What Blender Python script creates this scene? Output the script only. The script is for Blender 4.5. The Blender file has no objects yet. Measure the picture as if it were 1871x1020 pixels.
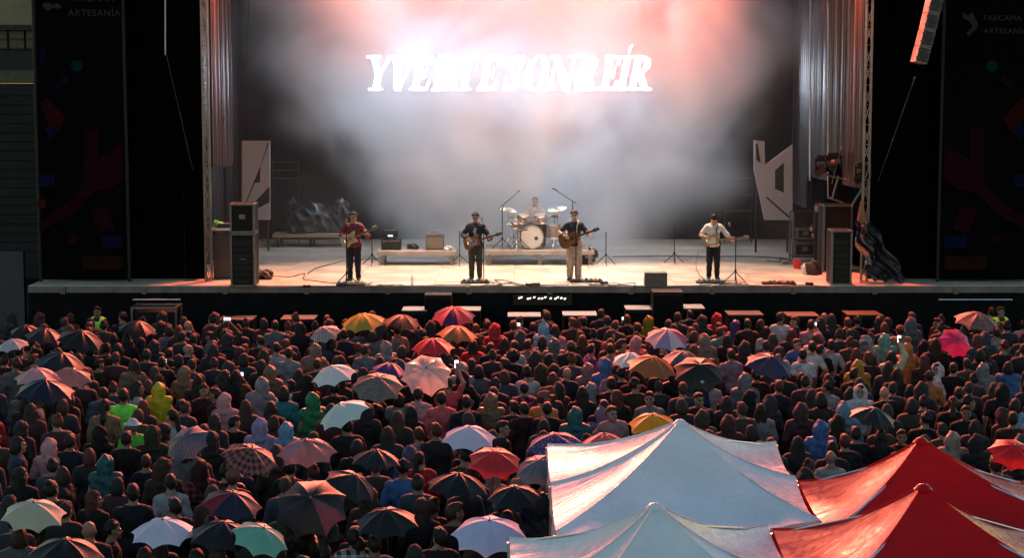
import bpy, bmesh, math, random
import numpy as np
from mathutils import Vector, Matrix, Euler
R = math.radians
rnd = random.Random(7)
SC = bpy.context.scene
COL = SC.collection

# ------------------------------------------------------------------ camera
FPX, W0, H0 = 3240.0, 1871.0, 1020.0
CAMH, PITCH = 7.1, math.atan((510 - 162) / FPX)
cam_d = bpy.data.cameras.new('camera')
cam_d.sensor_width = 36.0
cam_d.lens = FPX / W0 * 36.0
cam_d.clip_end = 1000
cam = bpy.data.objects.new('camera', cam_d)
COL.objects.link(cam)
cam.location = (0, 0, CAMH)
cam.rotation_euler = (math.pi / 2 - PITCH, 0, 0)
SC.camera = cam

# ------------------------------------------------------------------ dusk sky, weak overcast sun, exposure
SUN_EL, SUN_ROT = R(3), R(8)
wd = bpy.data.worlds.new('World'); SC.world = wd; wd.use_nodes = True
nt = wd.node_tree
sky = nt.nodes.new('ShaderNodeTexSky'); sky.sky_type = 'NISHITA'; sky.sun_disc = False
sky.sun_elevation = SUN_EL; sky.sun_rotation = SUN_ROT
sky.dust_density = 0.4; sky.ozone_density = 1.6
bg = nt.nodes['Background']; bg.inputs['Strength'].default_value = 0.15
nt.links.new(sky.outputs[0], bg.inputs['Color'])
sun_d = bpy.data.lights.new('sun', 'SUN'); sun_d.energy = 0.05; sun_d.angle = R(40); sun_d.color = (0.75, 0.85, 1.0)
sun = bpy.data.objects.new('sun', sun_d); COL.objects.link(sun)
# the last light comes from beyond the stage
_sd = Vector((math.sin(SUN_ROT) * math.cos(SUN_EL), math.cos(SUN_ROT) * math.cos(SUN_EL), math.sin(SUN_EL)))
sun.rotation_euler = (-_sd).to_track_quat('-Z', 'Y').to_euler()
SC.view_settings.view_transform = 'Standard'
SC.view_settings.look = 'None'
SC.view_settings.exposure = 1.6
SC.view_settings.gamma = 1.0
SC.view_settings.use_curve_mapping = False
SC.render.engine = 'CYCLES'
cy = SC.cycles
cy.use_denoising = True
cy.denoiser = 'OPENIMAGEDENOISE'
cy.use_adaptive_sampling = True
cy.adaptive_threshold = 0.02
cy.max_bounces = 5; cy.diffuse_bounces = 2; cy.glossy_bounces = 2
cy.transmission_bounces = 3; cy.transparent_max_bounces = 8; cy.volume_bounces = 1
cy.sample_clamp_indirect = 4.0
cy.caustics_reflective = False; cy.caustics_refractive = False

# ------------------------------------------------------------------ where a point of the place lies
def ray(px, py):
    u = (px - W0 / 2) / FPX; v = (H0 / 2 - py) / FPX
    c, s = math.cos(PITCH), math.sin(PITCH)
    return Vector((u, c + v * s, -s + v * c))
def at_depth(px, py, d):
    r = ray(px, py); k = d / r.y
    return Vector((r.x * k, d, CAMH + r.z * k))
def at_height(px, py, z):
    r = ray(px, py); k = (z - CAMH) / r.z
    return Vector((r.x * k, r.y * k, z))
def mpp(d):
    return d / FPX            # metres per photo pixel at depth d

STAGE_Y, STAGE_Z = 45.0, 2.1
BACK_Y = 59.0
# ------------------------------------------------------------------ materials
def srgb(*c):
    if len(c) == 1:
        h = c[0].lstrip('#'); c = [int(h[i:i + 2], 16) for i in (0, 2, 4)]
    return tuple(((v / 255 + .055) / 1.055) ** 2.4 if v / 255 > .04045 else v / 255 / 12.92 for v in c)
MATS = {}
def new_mat(name):
    m = bpy.data.materials.new(name); m.use_nodes = True
    nt = m.node_tree
    return m, nt, nt.nodes['Principled BSDF']
def N(nt, typ, **kw):
    n = nt.nodes.new(typ)
    for k, v in kw.items(): setattr(n, k, v)
    return n
def mat(name, col, rough=.6, metal=0., noise=.25, scale=8., bump=0., bscale=40., spec=.5, stretch=None, coat=0.):
    """plain surface with uneven colour and fine relief"""
    if name in MATS: return MATS[name]
    m, nt, b = new_mat(name)
    L = nt.links.new
    tc = N(nt, 'ShaderNodeTexCoord'); mp = N(nt, 'ShaderNodeMapping')
    L(tc.outputs['Object'], mp.inputs[0])
    if stretch: mp.inputs['Scale'].default_value = stretch
    nz = N(nt, 'ShaderNodeTexNoise'); nz.inputs['Scale'].default_value = scale; nz.inputs['Detail'].default_value = 4
    L(mp.outputs[0], nz.inputs['Vector'])
    mr = N(nt, 'ShaderNodeMapRange'); mr.inputs[3].default_value = 1 - noise; mr.inputs[4].default_value = 1 + noise
    mr.inputs[1].default_value = .3; mr.inputs[2].default_value = .7
    L(nz.outputs[0], mr.inputs[0])
    mx = N(nt, 'ShaderNodeVectorMath', operation='SCALE'); mx.inputs[0].default_value = col[:3]
    L(mr.outputs[0], mx.inputs['Scale']); L(mx.outputs[0], b.inputs['Base Color'])
    b.inputs['Roughness'].default_value = rough; b.inputs['Metallic'].default_value = metal
    b.inputs['Specular IOR Level'].default_value = spec
    if coat: b.inputs['Coat Weight'].default_value = coat
    if bump:
        n2 = N(nt, 'ShaderNodeTexNoise'); n2.inputs['Scale'].default_value = bscale; n2.inputs['Detail'].default_value = 3
        L(mp.outputs[0], n2.inputs['Vector'])
        bp = N(nt, 'ShaderNodeBump'); bp.inputs['Strength'].default_value = bump; bp.inputs['Distance'].default_value = .02
        L(n2.outputs[0], bp.inputs['Height']); L(bp.outputs[0], b.inputs['Normal'])
    MATS[name] = m
    return m
def emit(name, col, strength):
    if name in MATS: return MATS[name]
    m, nt, b = new_mat(name)
    b.inputs['Base Color'].default_value = (0.02, .02, .02, 1)
    b.inputs['Emission Color'].default_value = (*col[:3], 1); b.inputs['Emission Strength'].default_value = strength
    MATS[name] = m
    return m

def tint_mat(name, rough, kind='cloth', pattern=None, p2=(.5, .5, .5), translucent=0., scale=30., sheen=0.):
    """material whose colour is the object's own colour (Object Info), for things that share mesh data"""
    if name in MATS: return MATS[name]
    m, nt, b = new_mat(name); L = nt.links.new
    oi = N(nt, 'ShaderNodeObjectInfo'); tc = N(nt, 'ShaderNodeTexCoord')
    col = oi.outputs['Color']
    if pattern:
        mx = N(nt, 'ShaderNodeMix', data_type='RGBA')
        mx.inputs['B'].default_value = (*p2, 1)
        sx = N(nt, 'ShaderNodeSeparateXYZ'); L(tc.outputs['Object'], sx.inputs[0])
        def band(out, freq, width):
            a = N(nt, 'ShaderNodeMath', operation='MULTIPLY'); a.inputs[1].default_value = freq; L(out, a.inputs[0])
            f = N(nt, 'ShaderNodeMath', operation='FRACT'); L(a.outputs[0], f.inputs[0])
            g = N(nt, 'ShaderNodeMath', operation='LESS_THAN'); g.inputs[1].default_value = width; L(f.outputs[0], g.inputs[0])
            return g.outputs[0]
        if pattern == 'plaid':
            a = band(sx.outputs['X'], scale, .45)
            c = band(sx.outputs['Z' if kind == 'cloth' else 'Y'], scale, .45)
            s = N(nt, 'ShaderNodeMath', operation='ADD'); L(a, s.inputs[0]); L(c, s.inputs[1])
            h = N(nt, 'ShaderNodeMath', operation='MULTIPLY'); h.inputs[1].default_value = .5; L(s.outputs[0], h.inputs[0])
            L(h.outputs[0], mx.inputs['Factor'])
        elif pattern == 'check':
            ck = N(nt, 'ShaderNodeTexChecker'); ck.inputs['Scale'].default_value = scale; L(tc.outputs['Object'], ck.inputs[0])
            L(ck.outputs['Fac'], mx.inputs['Factor'])
        elif pattern == 'stripe':
            L(band(sx.outputs['X'], scale, .4), mx.inputs['Factor'])
        elif pattern == 'dots':
            v = N(nt, 'ShaderNodeTexVoronoi'); v.inputs['Scale'].default_value = scale; L(tc.outputs['Object'], v.inputs[0])
            g = N(nt, 'ShaderNodeMath', operation='LESS_THAN'); g.inputs[1].default_value = .26; L(v.outputs['Distance'], g.inputs[0])
            L(g.outputs[0], mx.inputs['Factor'])
        elif pattern == 'floral':
            v = N(nt, 'ShaderNodeTexNoise'); v.inputs['Scale'].default_value = scale; L(tc.outputs['Object'], v.inputs[0])
            g = N(nt, 'ShaderNodeMapRange'); g.inputs[1].default_value = .47; g.inputs[2].default_value = .53; L(v.outputs[0], g.inputs[0])
            L(g.outputs[0], mx.inputs['Factor'])
        L(col, mx.inputs['A']); col = mx.outputs['Result']
    nz = N(nt, 'ShaderNodeTexNoise'); nz.inputs['Scale'].default_value = 3 if kind == 'umb' else 9; nz.inputs['Detail'].default_value = 4
    L(tc.outputs['Object'], nz.inputs['Vector'])
    mr = N(nt, 'ShaderNodeMapRange'); mr.inputs[1].default_value = .3; mr.inputs[2].default_value = .7
    mr.inputs[3].default_value = .92 if kind == 'umb' else .72; mr.inputs[4].default_value = 1.05 if kind == 'umb' else 1.2; L(nz.outputs[0], mr.inputs[0])
    sc = N(nt, 'ShaderNodeVectorMath', operation='SCALE'); L(col, sc.inputs[0]); L(mr.outputs[0], sc.inputs['Scale'])
    L(sc.outputs[0], b.inputs['Base Color'])
    b.inputs['Roughness'].default_value = rough; b.inputs['Specular IOR Level'].default_value = .3
    if sheen: b.inputs['Sheen Weight'].default_value = sheen; b.inputs['Sheen Roughness'].default_value = .4
    n2 = N(nt, 'ShaderNodeTexNoise'); n2.inputs['Scale'].default_value = {'hair': 60, 'rain': 11}.get(kind, 16)
    n2.inputs['Detail'].default_value = 4
    mp = N(nt, 'ShaderNodeMapping'); L(tc.outputs['Object'], mp.inputs[0]); L(mp.outputs[0], n2.inputs['Vector'])
    if kind == 'hair': mp.inputs['Scale'].default_value = (1, 1, .15)
    bp = N(nt, 'ShaderNodeBump'); bp.inputs['Strength'].default_value = {'umb': .15, 'rain': .9}.get(kind, .5)
    bp.inputs['Distance'].default_value = .03 if kind != 'hair' else .02
    L(n2.outputs[0], bp.inputs['Height']); L(bp.outputs[0], b.inputs['Normal'])
    if translucent:
        tr = N(nt, 'ShaderNodeBsdfTranslucent'); L(sc.outputs[0], tr.inputs[0])
        ms = N(nt, 'ShaderNodeMixShader'); ms.inputs[0].default_value = translucent
        L(b.outputs[0], ms.inputs[1]); L(tr.outputs[0], ms.inputs[2])
        L(ms.outputs[0], nt.nodes['Material Output'].inputs['Surface'])
    MATS[name] = m
    return m

# ------------------------------------------------------------------ objects
def tag(o, label=None, cat=None, group=None, kind=None):
    if label: o['label'] = label
    if cat: o['category'] = cat
    if group: o['group'] = group
    if kind: o['kind'] = kind
    return o
def empty(name, loc=(0, 0, 0), rot=(0, 0, 0), label=None, cat=None, group=None):
    o = bpy.data.objects.new(name, None); COL.objects.link(o)
    o.location = loc; o.rotation_euler = rot; o.empty_display_size = .1
    return tag(o, label, cat, group)
def link(name, me, parent=None, loc=None, rot=None):
    o = bpy.data.objects.new(name, me); COL.objects.link(o)
    if parent: o.parent = parent
    if loc is not None: o.location = loc
    if rot is not None: o.rotation_euler = rot
    return o
def V(*a): return Vector(a)
def frame(d):
    d = Vector(d).normalized()
    a = Vector((0, 0, 1)) if abs(d.z) < .9 else Vector((1, 0, 0))
    s = d.cross(a).normalized(); return s, d.cross(s).normalized(), d

class MB:
    """collects shapes of ONE part and links them as one mesh"""
    def __init__(s): s.v = []; s.f = []; s.m = []; s.mi = 0
    def add(s, vs, fs):
        n = len(s.v); s.v += [tuple(v) for v in vs]
        s.f += [tuple(i + n for i in f) for f in fs]; s.m += [s.mi] * len(fs)
        return s
    def box(s, c, size, rot=None, bev=0.):
        x, y, z = [a / 2 for a in size]; c = Vector(c)
        M = Euler(rot).to_matrix() if rot is not None else Matrix.Identity(3)
        if not bev:
            vs = [(i * x, j * y, k * z) for i in (-1, 1) for j in (-1, 1) for k in (-1, 1)]
            fs = [(0, 1, 3, 2), (4, 6, 7, 5), (0, 4, 5, 1), (2, 3, 7, 6), (0, 2, 6, 4), (1, 5, 7, 3)]
            return s.add([c + M @ Vector(v) for v in vs], fs)
        bm = bmesh.new(); bmesh.ops.create_cube(bm, size=1)
        for v in bm.verts: v.co = Vector((v.co.x * 2 * x, v.co.y * 2 * y, v.co.z * 2 * z))
        bmesh.ops.bevel(bm, geom=bm.edges[:], offset=bev, segments=2, affect='EDGES', profile=.7)
        bm.verts.index_update()
        s.add([c + M @ v.co for v in bm.verts], [[v.index for v in f.verts] for f in bm.faces]); bm.free()
        return s
    def cyl(s, a, b, r, r2=None, n=10, caps=True):
        a, b = Vector(a), Vector(b); r2 = r if r2 is None else r2
        u, w, _ = frame(b - a); vs = []
        for p, q in ((a, r), (b, r2)):
            for i in range(n):
                t = 2 * math.pi * i / n; vs.append(p + q * (math.cos(t) * u + math.sin(t) * w))
        fs = [(i, i + n, (i + 1) % n + n, (i + 1) % n) for i in range(n)]
        if caps: fs += [tuple(range(n)), tuple(range(2 * n - 1, n - 1, -1))]
        return s.add(vs, fs)
    def tube(s, pts, r, n=6):
        pts = [Vector(p) for p in pts]; vs = []; fs = []
        for k, p in enumerate(pts):
            d = (pts[min(k + 1, len(pts) - 1)] - pts[max(k - 1, 0)])
            u, w, _ = frame(d if d.length > 1e-6 else (0, 0, 1))
            vs += [p + r * (math.cos(2 * math.pi * i / n) * u + math.sin(2 * math.pi * i / n) * w) for i in range(n)]
        for k in range(len(pts) - 1):
            fs += [(k * n + i, k * n + (i + 1) % n, (k + 1) * n + (i + 1) % n, (k + 1) * n + i) for i in range(n)]
        fs += [tuple(range(n - 1, -1, -1)), tuple(range((len(pts) - 1) * n, len(pts) * n))]
        return s.add(vs, fs)
    def lathe(s, prof, c=(0, 0, 0), axis=(0, 0, 1), n=20):
        u, w, d = frame(axis); c = Vector(c); vs = []; fs = []
        for r, z in prof:
            vs += [c + d * z + r * (math.cos(2 * math.pi * i / n) * u + math.sin(2 * math.pi * i / n) * w) for i in range(n)]
        for k in range(len(prof) - 1):
            fs += [(k * n + i, k * n + (i + 1) % n, (k + 1) * n + (i + 1) % n, (k + 1) * n + i) for i in range(n)]
        if prof[0][0] > 1e-4: fs.append(tuple(range(n - 1, -1, -1)))
        if prof[-1][0] > 1e-4: fs.append(tuple(range((len(prof) - 1) * n, len(prof) * n)))
        return s.add(vs, fs)
    def prism(s, poly, z0, z1, M=None):
        M = M or Matrix.Identity(4); n = len(poly)
        vs = [M @ Vector((x, y, z0)) for x, y in poly] + [M @ Vector((x, y, z1)) for x, y in poly]
        fs = [tuple(range(n - 1, -1, -1)), tuple(range(n, 2 * n))] + [(i, (i + 1) % n, (i + 1) % n + n, i + n) for i in range(n)]
        return s.add(vs, fs)
    def grid(s, fn, nu, nv):
        vs = [fn(i / nu, j / nv) for i in range(nu + 1) for j in range(nv + 1)]
        fs = [(i * (nv + 1) + j, (i + 1) * (nv + 1) + j, (i + 1) * (nv + 1) + j + 1, i * (nv + 1) + j + 1) for i in range(nu) for j in range(nv)]
        return s.add(vs, fs)
    def mesh(s, name, mats, smooth=False):
        me = bpy.data.meshes.new(name); me.from_pydata(s.v, [], s.f)
        for m in (mats if isinstance(mats, (list, tuple)) else [mats]): me.materials.append(m)
        if max(s.m, default=0): me.polygons.foreach_set('material_index', s.m)
        if smooth:
            me.polygons.foreach_set('use_smooth', [True] * len(me.polygons))
            if smooth != 'all': me.set_sharp_from_angle(angle=R(40))
        me.validate(); me.update()
        return me
    def obj(s, name, mats, parent=None, smooth=False, loc=None, rot=None):
        return link(name, s.mesh(name, mats, smooth), parent, loc, rot)
def structure(o): o['kind'] = 'structure'; return o

# ------------------------------------------------------------------ smooth solid bodies (distance fields meshed by surface nets)
class SDF:
    def __init__(s, lo, hi, h):
        s.lo = np.array(lo, np.float32); s.h = h
        s.n = (np.ceil((np.array(hi) - s.lo) / h).astype(int) + 1)
        s.F = np.full(s.n, 1.0, np.float32)
        s.ax = [s.lo[i] + h * np.arange(s.n[i], dtype=np.float32) for i in range(3)]
    def win(s, lo, hi):
        a = np.clip(((np.array(lo) - s.lo) / s.h).astype(int), 0, s.n); b = np.clip(((np.array(hi) - s.lo) / s.h).astype(int) + 2, 0, s.n)
        w = tuple(slice(a[i], b[i]) for i in range(3))
        return w, np.meshgrid(*[s.ax[i][w[i]] for i in range(3)], indexing='ij', sparse=True)
    def put(s, w, d, k, sub=False):
        if d.size == 0: return
        F = s.F[w]
        if sub: s.F[w] = np.maximum(F, -d); return
        h = np.clip(.5 + .5 * (F - d) / k, 0, 1)
        s.F[w] = F + (d - F) * h - k * h * (1 - h)
    def cap(s, a, b, ra, rb=None, k=.03, sub=False):
        rb = ra if rb is None else rb
        a = np.array(a, np.float32); b = np.array(b, np.float32); m = max(ra, rb) + k + 3 * s.h
        w, (x, y, z) = s.win(np.minimum(a, b) - m, np.maximum(a, b) + m)
        ba = b - a; q = max(float(ba @ ba), 1e-9)
        t = np.clip(((x - a[0]) * ba[0] + (y - a[1]) * ba[1] + (z - a[2]) * ba[2]) / q, 0, 1)
        d = np.sqrt((x - a[0] - t * ba[0]) ** 2 + (y - a[1] - t * ba[1]) ** 2 + (z - a[2] - t * ba[2]) ** 2) - (ra + (rb - ra) * t)
        s.put(w, d, k, sub); return s
    def ell(s, c, r, M=None, k=.03, sub=False):
        c = np.array(c, np.float32); m = max(r) + k + 3 * s.h
        w, (x, y, z) = s.win(c - m, c + m)
        X, Y, Z = x - c[0], y - c[1], z - c[2]
        if M is not None:
            M = np.array(M)   # world = M local
            X, Y, Z = [M[0, i] * X + M[1, i] * Y + M[2, i] * Z for i in range(3)]
        k0 = np.sqrt((X / r[0]) ** 2 + (Y / r[1]) ** 2 + (Z / r[2]) ** 2)
        k1 = np.sqrt((X / r[0] ** 2) ** 2 + (Y / r[1] ** 2) ** 2 + (Z / r[2] ** 2) ** 2) + 1e-6
        s.put(w, k0 * (k0 - 1) / k1, k, sub); return s
    def all(s): return np.meshgrid(*s.ax, indexing='ij', sparse=True)
    def cut(s, fn):      # keep where fn(x,y,z) < 0
        s.F = np.maximum(s.F, fn(*s.all())); return s
    def disp(s, fn):
        s.F = s.F + fn(*s.all()).astype(np.float32); return s
    def net(s):
        F = s.F; F[0] = F[-1] = 1; F[:, 0] = F[:, -1] = 1; F[:, :, 0] = F[:, :, -1] = 1
        I = F < 0; c = np.zeros(np.array(F.shape) - 1, np.int8); sl = lambda o, i: slice(o, F.shape[i] - 1 + o)
        corners = [(i, j, k) for i in (0, 1) for j in (0, 1) for k in (0, 1)]
        for o in corners: c += I[sl(o[0], 0), sl(o[1], 1), sl(o[2], 2)]
        act = (c > 0) & (c < 8); ix = np.argwhere(act)
        idm = np.full(act.shape, -1, np.int64); idm[act] = np.arange(len(ix))
        acc = np.zeros((len(ix), 3)); cnt = np.zeros(len(ix))
        val = {o: F[ix[:, 0] + o[0], ix[:, 1] + o[1], ix[:, 2] + o[2]] for o in corners}
        for o in corners:
            for a in range(3):
                if o[a]: continue
                p = list(o); p[a] = 1; p = tuple(p); f0, f1 = val[o], val[p]
                x = (f0 < 0) != (f1 < 0); t = np.where(x, f0 / np.where(x, f0 - f1, 1), 0)
                q = np.tile(np.array(o, float), (len(ix), 1)); q[:, a] += t
                acc[x] += q[x]; cnt[x] += 1
        P = (ix + acc / cnt[:, None]) * s.h + s.lo
        faces = []
        for a in range(3):
            b, d = (a + 1) % 3, (a + 2) % 3
            A = np.take(I, range(F.shape[a] - 1), a); B = np.take(I, range(1, F.shape[a]), a)
            e = np.argwhere(A != B)
            e = e[(e[:, b] > 0) & (e[:, d] > 0) & (e[:, b] < F.shape[b] - 1) & (e[:, d] < F.shape[d] - 1)]
            g = []
            for ob, od in ((1, 1), (0, 1), (0, 0), (1, 0)):
                q = e.copy(); q[:, b] -= ob; q[:, d] -= od; g.append(idm[q[:, 0], q[:, 1], q[:, 2]])
            g = np.stack(g, 1); flip = ~A[e[:, 0], e[:, 1], e[:, 2]]
            g[flip] = g[flip][:, ::-1]; faces.append(g)
        return P, np.concatenate(faces)
    def mesh(s, name, mats, matfn=None):
        P, Fc = s.net()
        me = bpy.data.meshes.new(name)
        me.vertices.add(len(P)); me.vertices.foreach_set('co', P.astype(np.float32).ravel())
        me.loops.add(Fc.size); me.loops.foreach_set('vertex_index', Fc.ravel().astype(np.int32))
        me.polygons.add(len(Fc)); me.polygons.foreach_set('loop_start', np.arange(0, Fc.size, 4, dtype=np.int32))
        me.polygons.foreach_set('use_smooth', np.ones(len(Fc), bool))
        for m in (mats if isinstance(mats, (list, tuple)) else [mats]): me.materials.append(m)
        if matfn is not None: me.polygons.foreach_set('material_index', matfn(P[Fc].mean(1)).astype(np.int32))
        me.update(calc_edges=True); me.validate()
        return me
# ------------------------------------------------------------------ shared materials
M_BLACK = mat('black_cloth', (.002, .002, .0023), .95, noise=.4, scale=2, spec=.02)
M_DARKPAINT = mat('black_paint', (.006, .006, .0065), .5, noise=.3, bump=.1, spec=.25)
M_ALU = mat('aluminium', (.55, .55, .56), .35, 1., noise=.15, scale=14, bump=.05)
M_STEEL = mat('dull_steel', (.15, .145, .145), .45, 1., noise=.2, scale=20)
M_CHROME = mat('chrome', (.75, .75, .76), .12, 1., noise=.05)
M_PLY = mat('case_plywood', (.005, .0048, .0046), .6, noise=.3, bump=.1, spec=.2)
M_WHITE = mat('white_paint', (.62, .60, .60), .5, noise=.06, scale=3)
M_GREY = mat('grey_plastic', (.035, .035, .037), .5, noise=.2)
M_RUBBER = mat('black_rubber', (.01, .01, .01), .6, noise=.2)
M_WOOD = mat('bare_wood', (.34, .22, .13), .55, noise=.25, scale=5, stretch=(1, 8, 8), bump=.1)
M_FOIL = mat('black_plastic_sheet', (.02, .021, .024), .28, noise=.3, bump=.9, bscale=7)

# ------------------------------------------------------------------ ground, stage platform
g = MB(); g.grid(lambda u, v: (-250 + 500 * u, -60 + 460 * v, 0), 8, 8)
structure(g.obj('ground', mat('wet_asphalt', (.010, .010, .011), .65, noise=.35, scale=1.5, bump=.4, bscale=60, spec=.03)))

SX0, SX1 = at_depth(52, 535, STAGE_Y).x, 15.5
SL, SR = at_depth(378, 300, STAGE_Y + 1).x, at_depth(1583, 300, STAGE_Y + 1).x     # the two towers
stage = empty('stage_platform', ((SX0 + SX1) / 2, STAGE_Y, 0), label='raised concert stage platform with pale wet deck, metal edge and black skirt', cat='stage')
def under(o, p):          # keep world placing under a parent that only moves
    o.location = Vector(o.location) - p.location; o.parent = p; return o
def deck_mat():
    m, nt, b = new_mat('stage_deck'); L = nt.links.new
    tc = N(nt, 'ShaderNodeTexCoord')
    n1 = N(nt, 'ShaderNodeTexNoise'); n1.inputs['Scale'].default_value = .5; n1.inputs['Detail'].default_value = 5; L(tc.outputs['Object'], n1.inputs['Vector'])
    cr = N(nt, 'ShaderNodeValToRGB'); cr.color_ramp.elements[0].position = .3; cr.color_ramp.elements[1].position = .7
    cr.color_ramp.elements[0].color = (.36, .29, .22, 1); cr.color_ramp.elements[1].color = (.56, .47, .37, 1); L(n1.outputs[0], cr.inputs[0])
    L(cr.outputs[0], b.inputs['Base Color'])
    mr = N(nt, 'ShaderNodeMapRange'); mr.inputs[1].default_value = .35; mr.inputs[2].default_value = .65; mr.inputs[3].default_value = .28; mr.inputs[4].default_value = .55
    n2 = N(nt, 'ShaderNodeTexNoise'); n2.inputs['Scale'].default_value = 1.3; n2.inputs['Detail'].default_value = 4; L(tc.outputs['Object'], n2.inputs['Vector'])
    L(n2.outputs[0], mr.inputs[0]); L(mr.outputs[0], b.inputs['Roughness'])
    return m
M_DECK = deck_mat()
# the deck is laid from panels, each its own piece
px, k = SX0, 0
pw = 2.07
pan = MB(); pan.box((0, 0, 0), (pw - .006, 2.07 - .006, .1), bev=.004); pan_me = pan.mesh('deck_panel', M_DECK)
while px < SX1 - .1:
    for j in range(7):
        o = link('deck_panel', pan_me, loc=(px + pw / 2, STAGE_Y + 1.035 + 2.07 * j, STAGE_Z - .05 + (k * 37 % 5 - 2) * .0006))
        under(o, stage); k += 1
    px += pw
m = MB(); m.box(((SX0 + SX1) / 2, STAGE_Y + 7.2, STAGE_Z - .17), (SX1 - SX0, 14.3, .13)); under(m.obj('subframe', M_DARKPAINT), stage)
m = MB()
m.box(((SX0 + SX1) / 2, STAGE_Y - .03, STAGE_Z - .1), (SX1 - SX0, .05, .17), bev=.01)
under(m.obj('front_edge', mat('edge_metal', (.14, .12, .115), .6, .2, noise=.3, scale=3)), stage)
for i in range(14):
    x = SX0 + .9 + i * 2.07
    m = MB(); m.box((0, 0, 0), (.12, .05, .2), bev=.01); m.cyl((0, -.03, -.04), (0, -.03, .04), .03)
    under(m.obj('clamp', M_STEEL, loc=(x, STAGE_Y - .075, STAGE_Z - .12)), stage)
def skirt(u, v):
    x = SX0 + (SX1 - SX0) * u
    return (x, STAGE_Y - .02 + .045 * math.sin(x * 9) * (1 - .5 * v) + .03 * math.sin(x * 3.1 + 1), (STAGE_Z - .19) * v + .005)
m = MB(); m.grid(skirt, 500, 3); under(m.obj('skirt', mat('skirt_cloth', (.004, .0037, .004), .8, noise=.4, scale=2, spec=.12), smooth=True), stage)
# thin rail just under the deck at both wings
for a, b in ((243, 330), (1715, 1850)):
    p, q = at_depth(a, 548, STAGE_Y - .2), at_depth(b, 548, STAGE_Y - .2)
    m = MB(); m.cyl(p, q, .025)
    for t in (.05, .5, .95): m.box(p.lerp(q, t) + V(0, .08, 0), (.03, .16, .03))
    under(m.obj('cable_rail', M_ALU), stage)
# small louvred vent with bright openings in the skirt
p = at_depth(991, 546, STAGE_Y - .12)
ve = empty('stage_vent', p, label='dark vent box with small bright openings under the centre of the stage edge', cat='vent')
m = MB(); m.box((0, 0, -.04), (1.5, .08, .26), bev=.01); m.obj('housing', M_DARKPAINT, ve)
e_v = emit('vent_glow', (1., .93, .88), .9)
for i, x in enumerate((-.6, -.55, -.38, -.33, -.22, -.1, -.02, .06, .2, .32, .38, .47, .56)):
    m = MB(); m.prism([(-.02, -.02), (.03, -.02), (.045, .02), (-.005, .02)], 0, .006, Matrix.Translation((x, -.044, .02 + .02 * math.sin(i * 2.))) @ Euler((R(90), 0, 0)).to_matrix().to_4x4())
    m.obj('opening', e_v, ve)

# ------------------------------------------------------------------ stage house: back drape, roof, added walls
def drape(name, p, q, z0, z1, amp, wl, mtl, label, cat='curtain', n=None, group=None, parent=None):
    p, q = Vector((*p, 0)), Vector((*q, 0)); d = q - p; L_ = d.length; nn = d.normalized().cross(V(0, 0, 1))
    r_ = random.Random(hash(round(L_ * 100)) % 999); ph = [r_.uniform(0, 6) for _ in range(4)]
    def fn(u, v):
        s = u * L_
        a = amp * (math.sin(s * 6.283 / wl + ph[0] + .8 * math.sin(s * 1.3 + ph[1])) * .7 + .3 * math.sin(s * 6.283 / wl * 2.3 + ph[2] + v))
        return p + d * u + nn * a * (.7 + .3 * (1 - v)) + V(0, 0, z0 + (z1 - z0) * v)
    m = MB(); m.grid(fn, n or max(8, int(L_ / wl * 9)), 5)
    o = m.obj(name, mtl, smooth='all', parent=parent)
    if label: tag(o, label, cat, group)
    return o
drape('backdrop_curtain', (-9.5, BACK_Y), (10.5, BACK_Y), STAGE_Z, 12.4, .03, .9, M_BLACK, 'black cloth backdrop hanging across the rear of the stage')
M_SILVER = mat('silver_sheet', (.07, .062, .06), .30, .7, noise=.35, scale=1.2, stretch=(6, 6, .15), bump=.15, bscale=3)
M_DIMS = mat('dull_sheet', (.03, .027, .027), .42, .3, noise=.3, scale=1.2, stretch=(6, 6, .2))
# stage-right-hand wing: overlapping hanging sheets, each a curtain of its own
sheets = [(1450, 58.0, 1476, 55.2, .05, .45, 380, 'pale-edged'), (1476, 55.0, 1513, 51.6, .07, .4, 330, 'narrow'),
          (1513, 51.4, 1543, 49.0, .08, .33, 300, 'shiny'), (1543, 48.8, 1578, 46.6, .06, .25, 345, 'bright')]
names_ = ['dull silvery sheet curtain beside the angular white sign panel', 'rippled silvery sheet curtain hung between dull sheet and ropes', 'shiny silvery sheet curtain above the lighting heads', 'bright pleated silvery sheet curtain beside the line-array-side tower']
for (a, da, b, db, amp, wl, yb, _), lb in zip(sheets, names_):
    p, q = at_depth(a, 200, da), at_depth(b, 200, db)
    drape('side_curtain', p.xy, q.xy, at_depth(b, yb, db).z, 12.2, amp, wl, M_SILVER, lb, group=None, n=110)
drape('side_curtain', (9.35, 59), (9.9, 46.4), STAGE_Z, 12.2, .05, .6, M_BLACK, 'black cloth wing curtain behind the silvery sheets')
for a, da, b, db, lb in ((386, 46.6, 404, 48.6, 'shiny narrow sheet curtain beside the tower by the cases'), (402, 48.8, 424, 51.0, 'dim sheet curtain behind the shiny narrow sheet')):
    p, q = at_depth(a, 200, da), at_depth(b, 200, db)
    drape('side_curtain', p.xy, q.xy, at_depth(b, 300, db).z, 12.2, .06, .3, M_SILVER, lb, n=110)
drape('side_curtain', (-8.6, 46.5), (-8.9, 59), STAGE_Z, 12.2, .05, .6, M_DIMS, 'dark cloth wing curtain behind the white sign with jagged mark')
m = MB(); m.box((.5, 52.4, 12.5), (31, 14.6, .2))
tag(m.obj('stage_canopy', M_BLACK), 'black flat canopy roofing the whole stage', 'stage roof')
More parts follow.
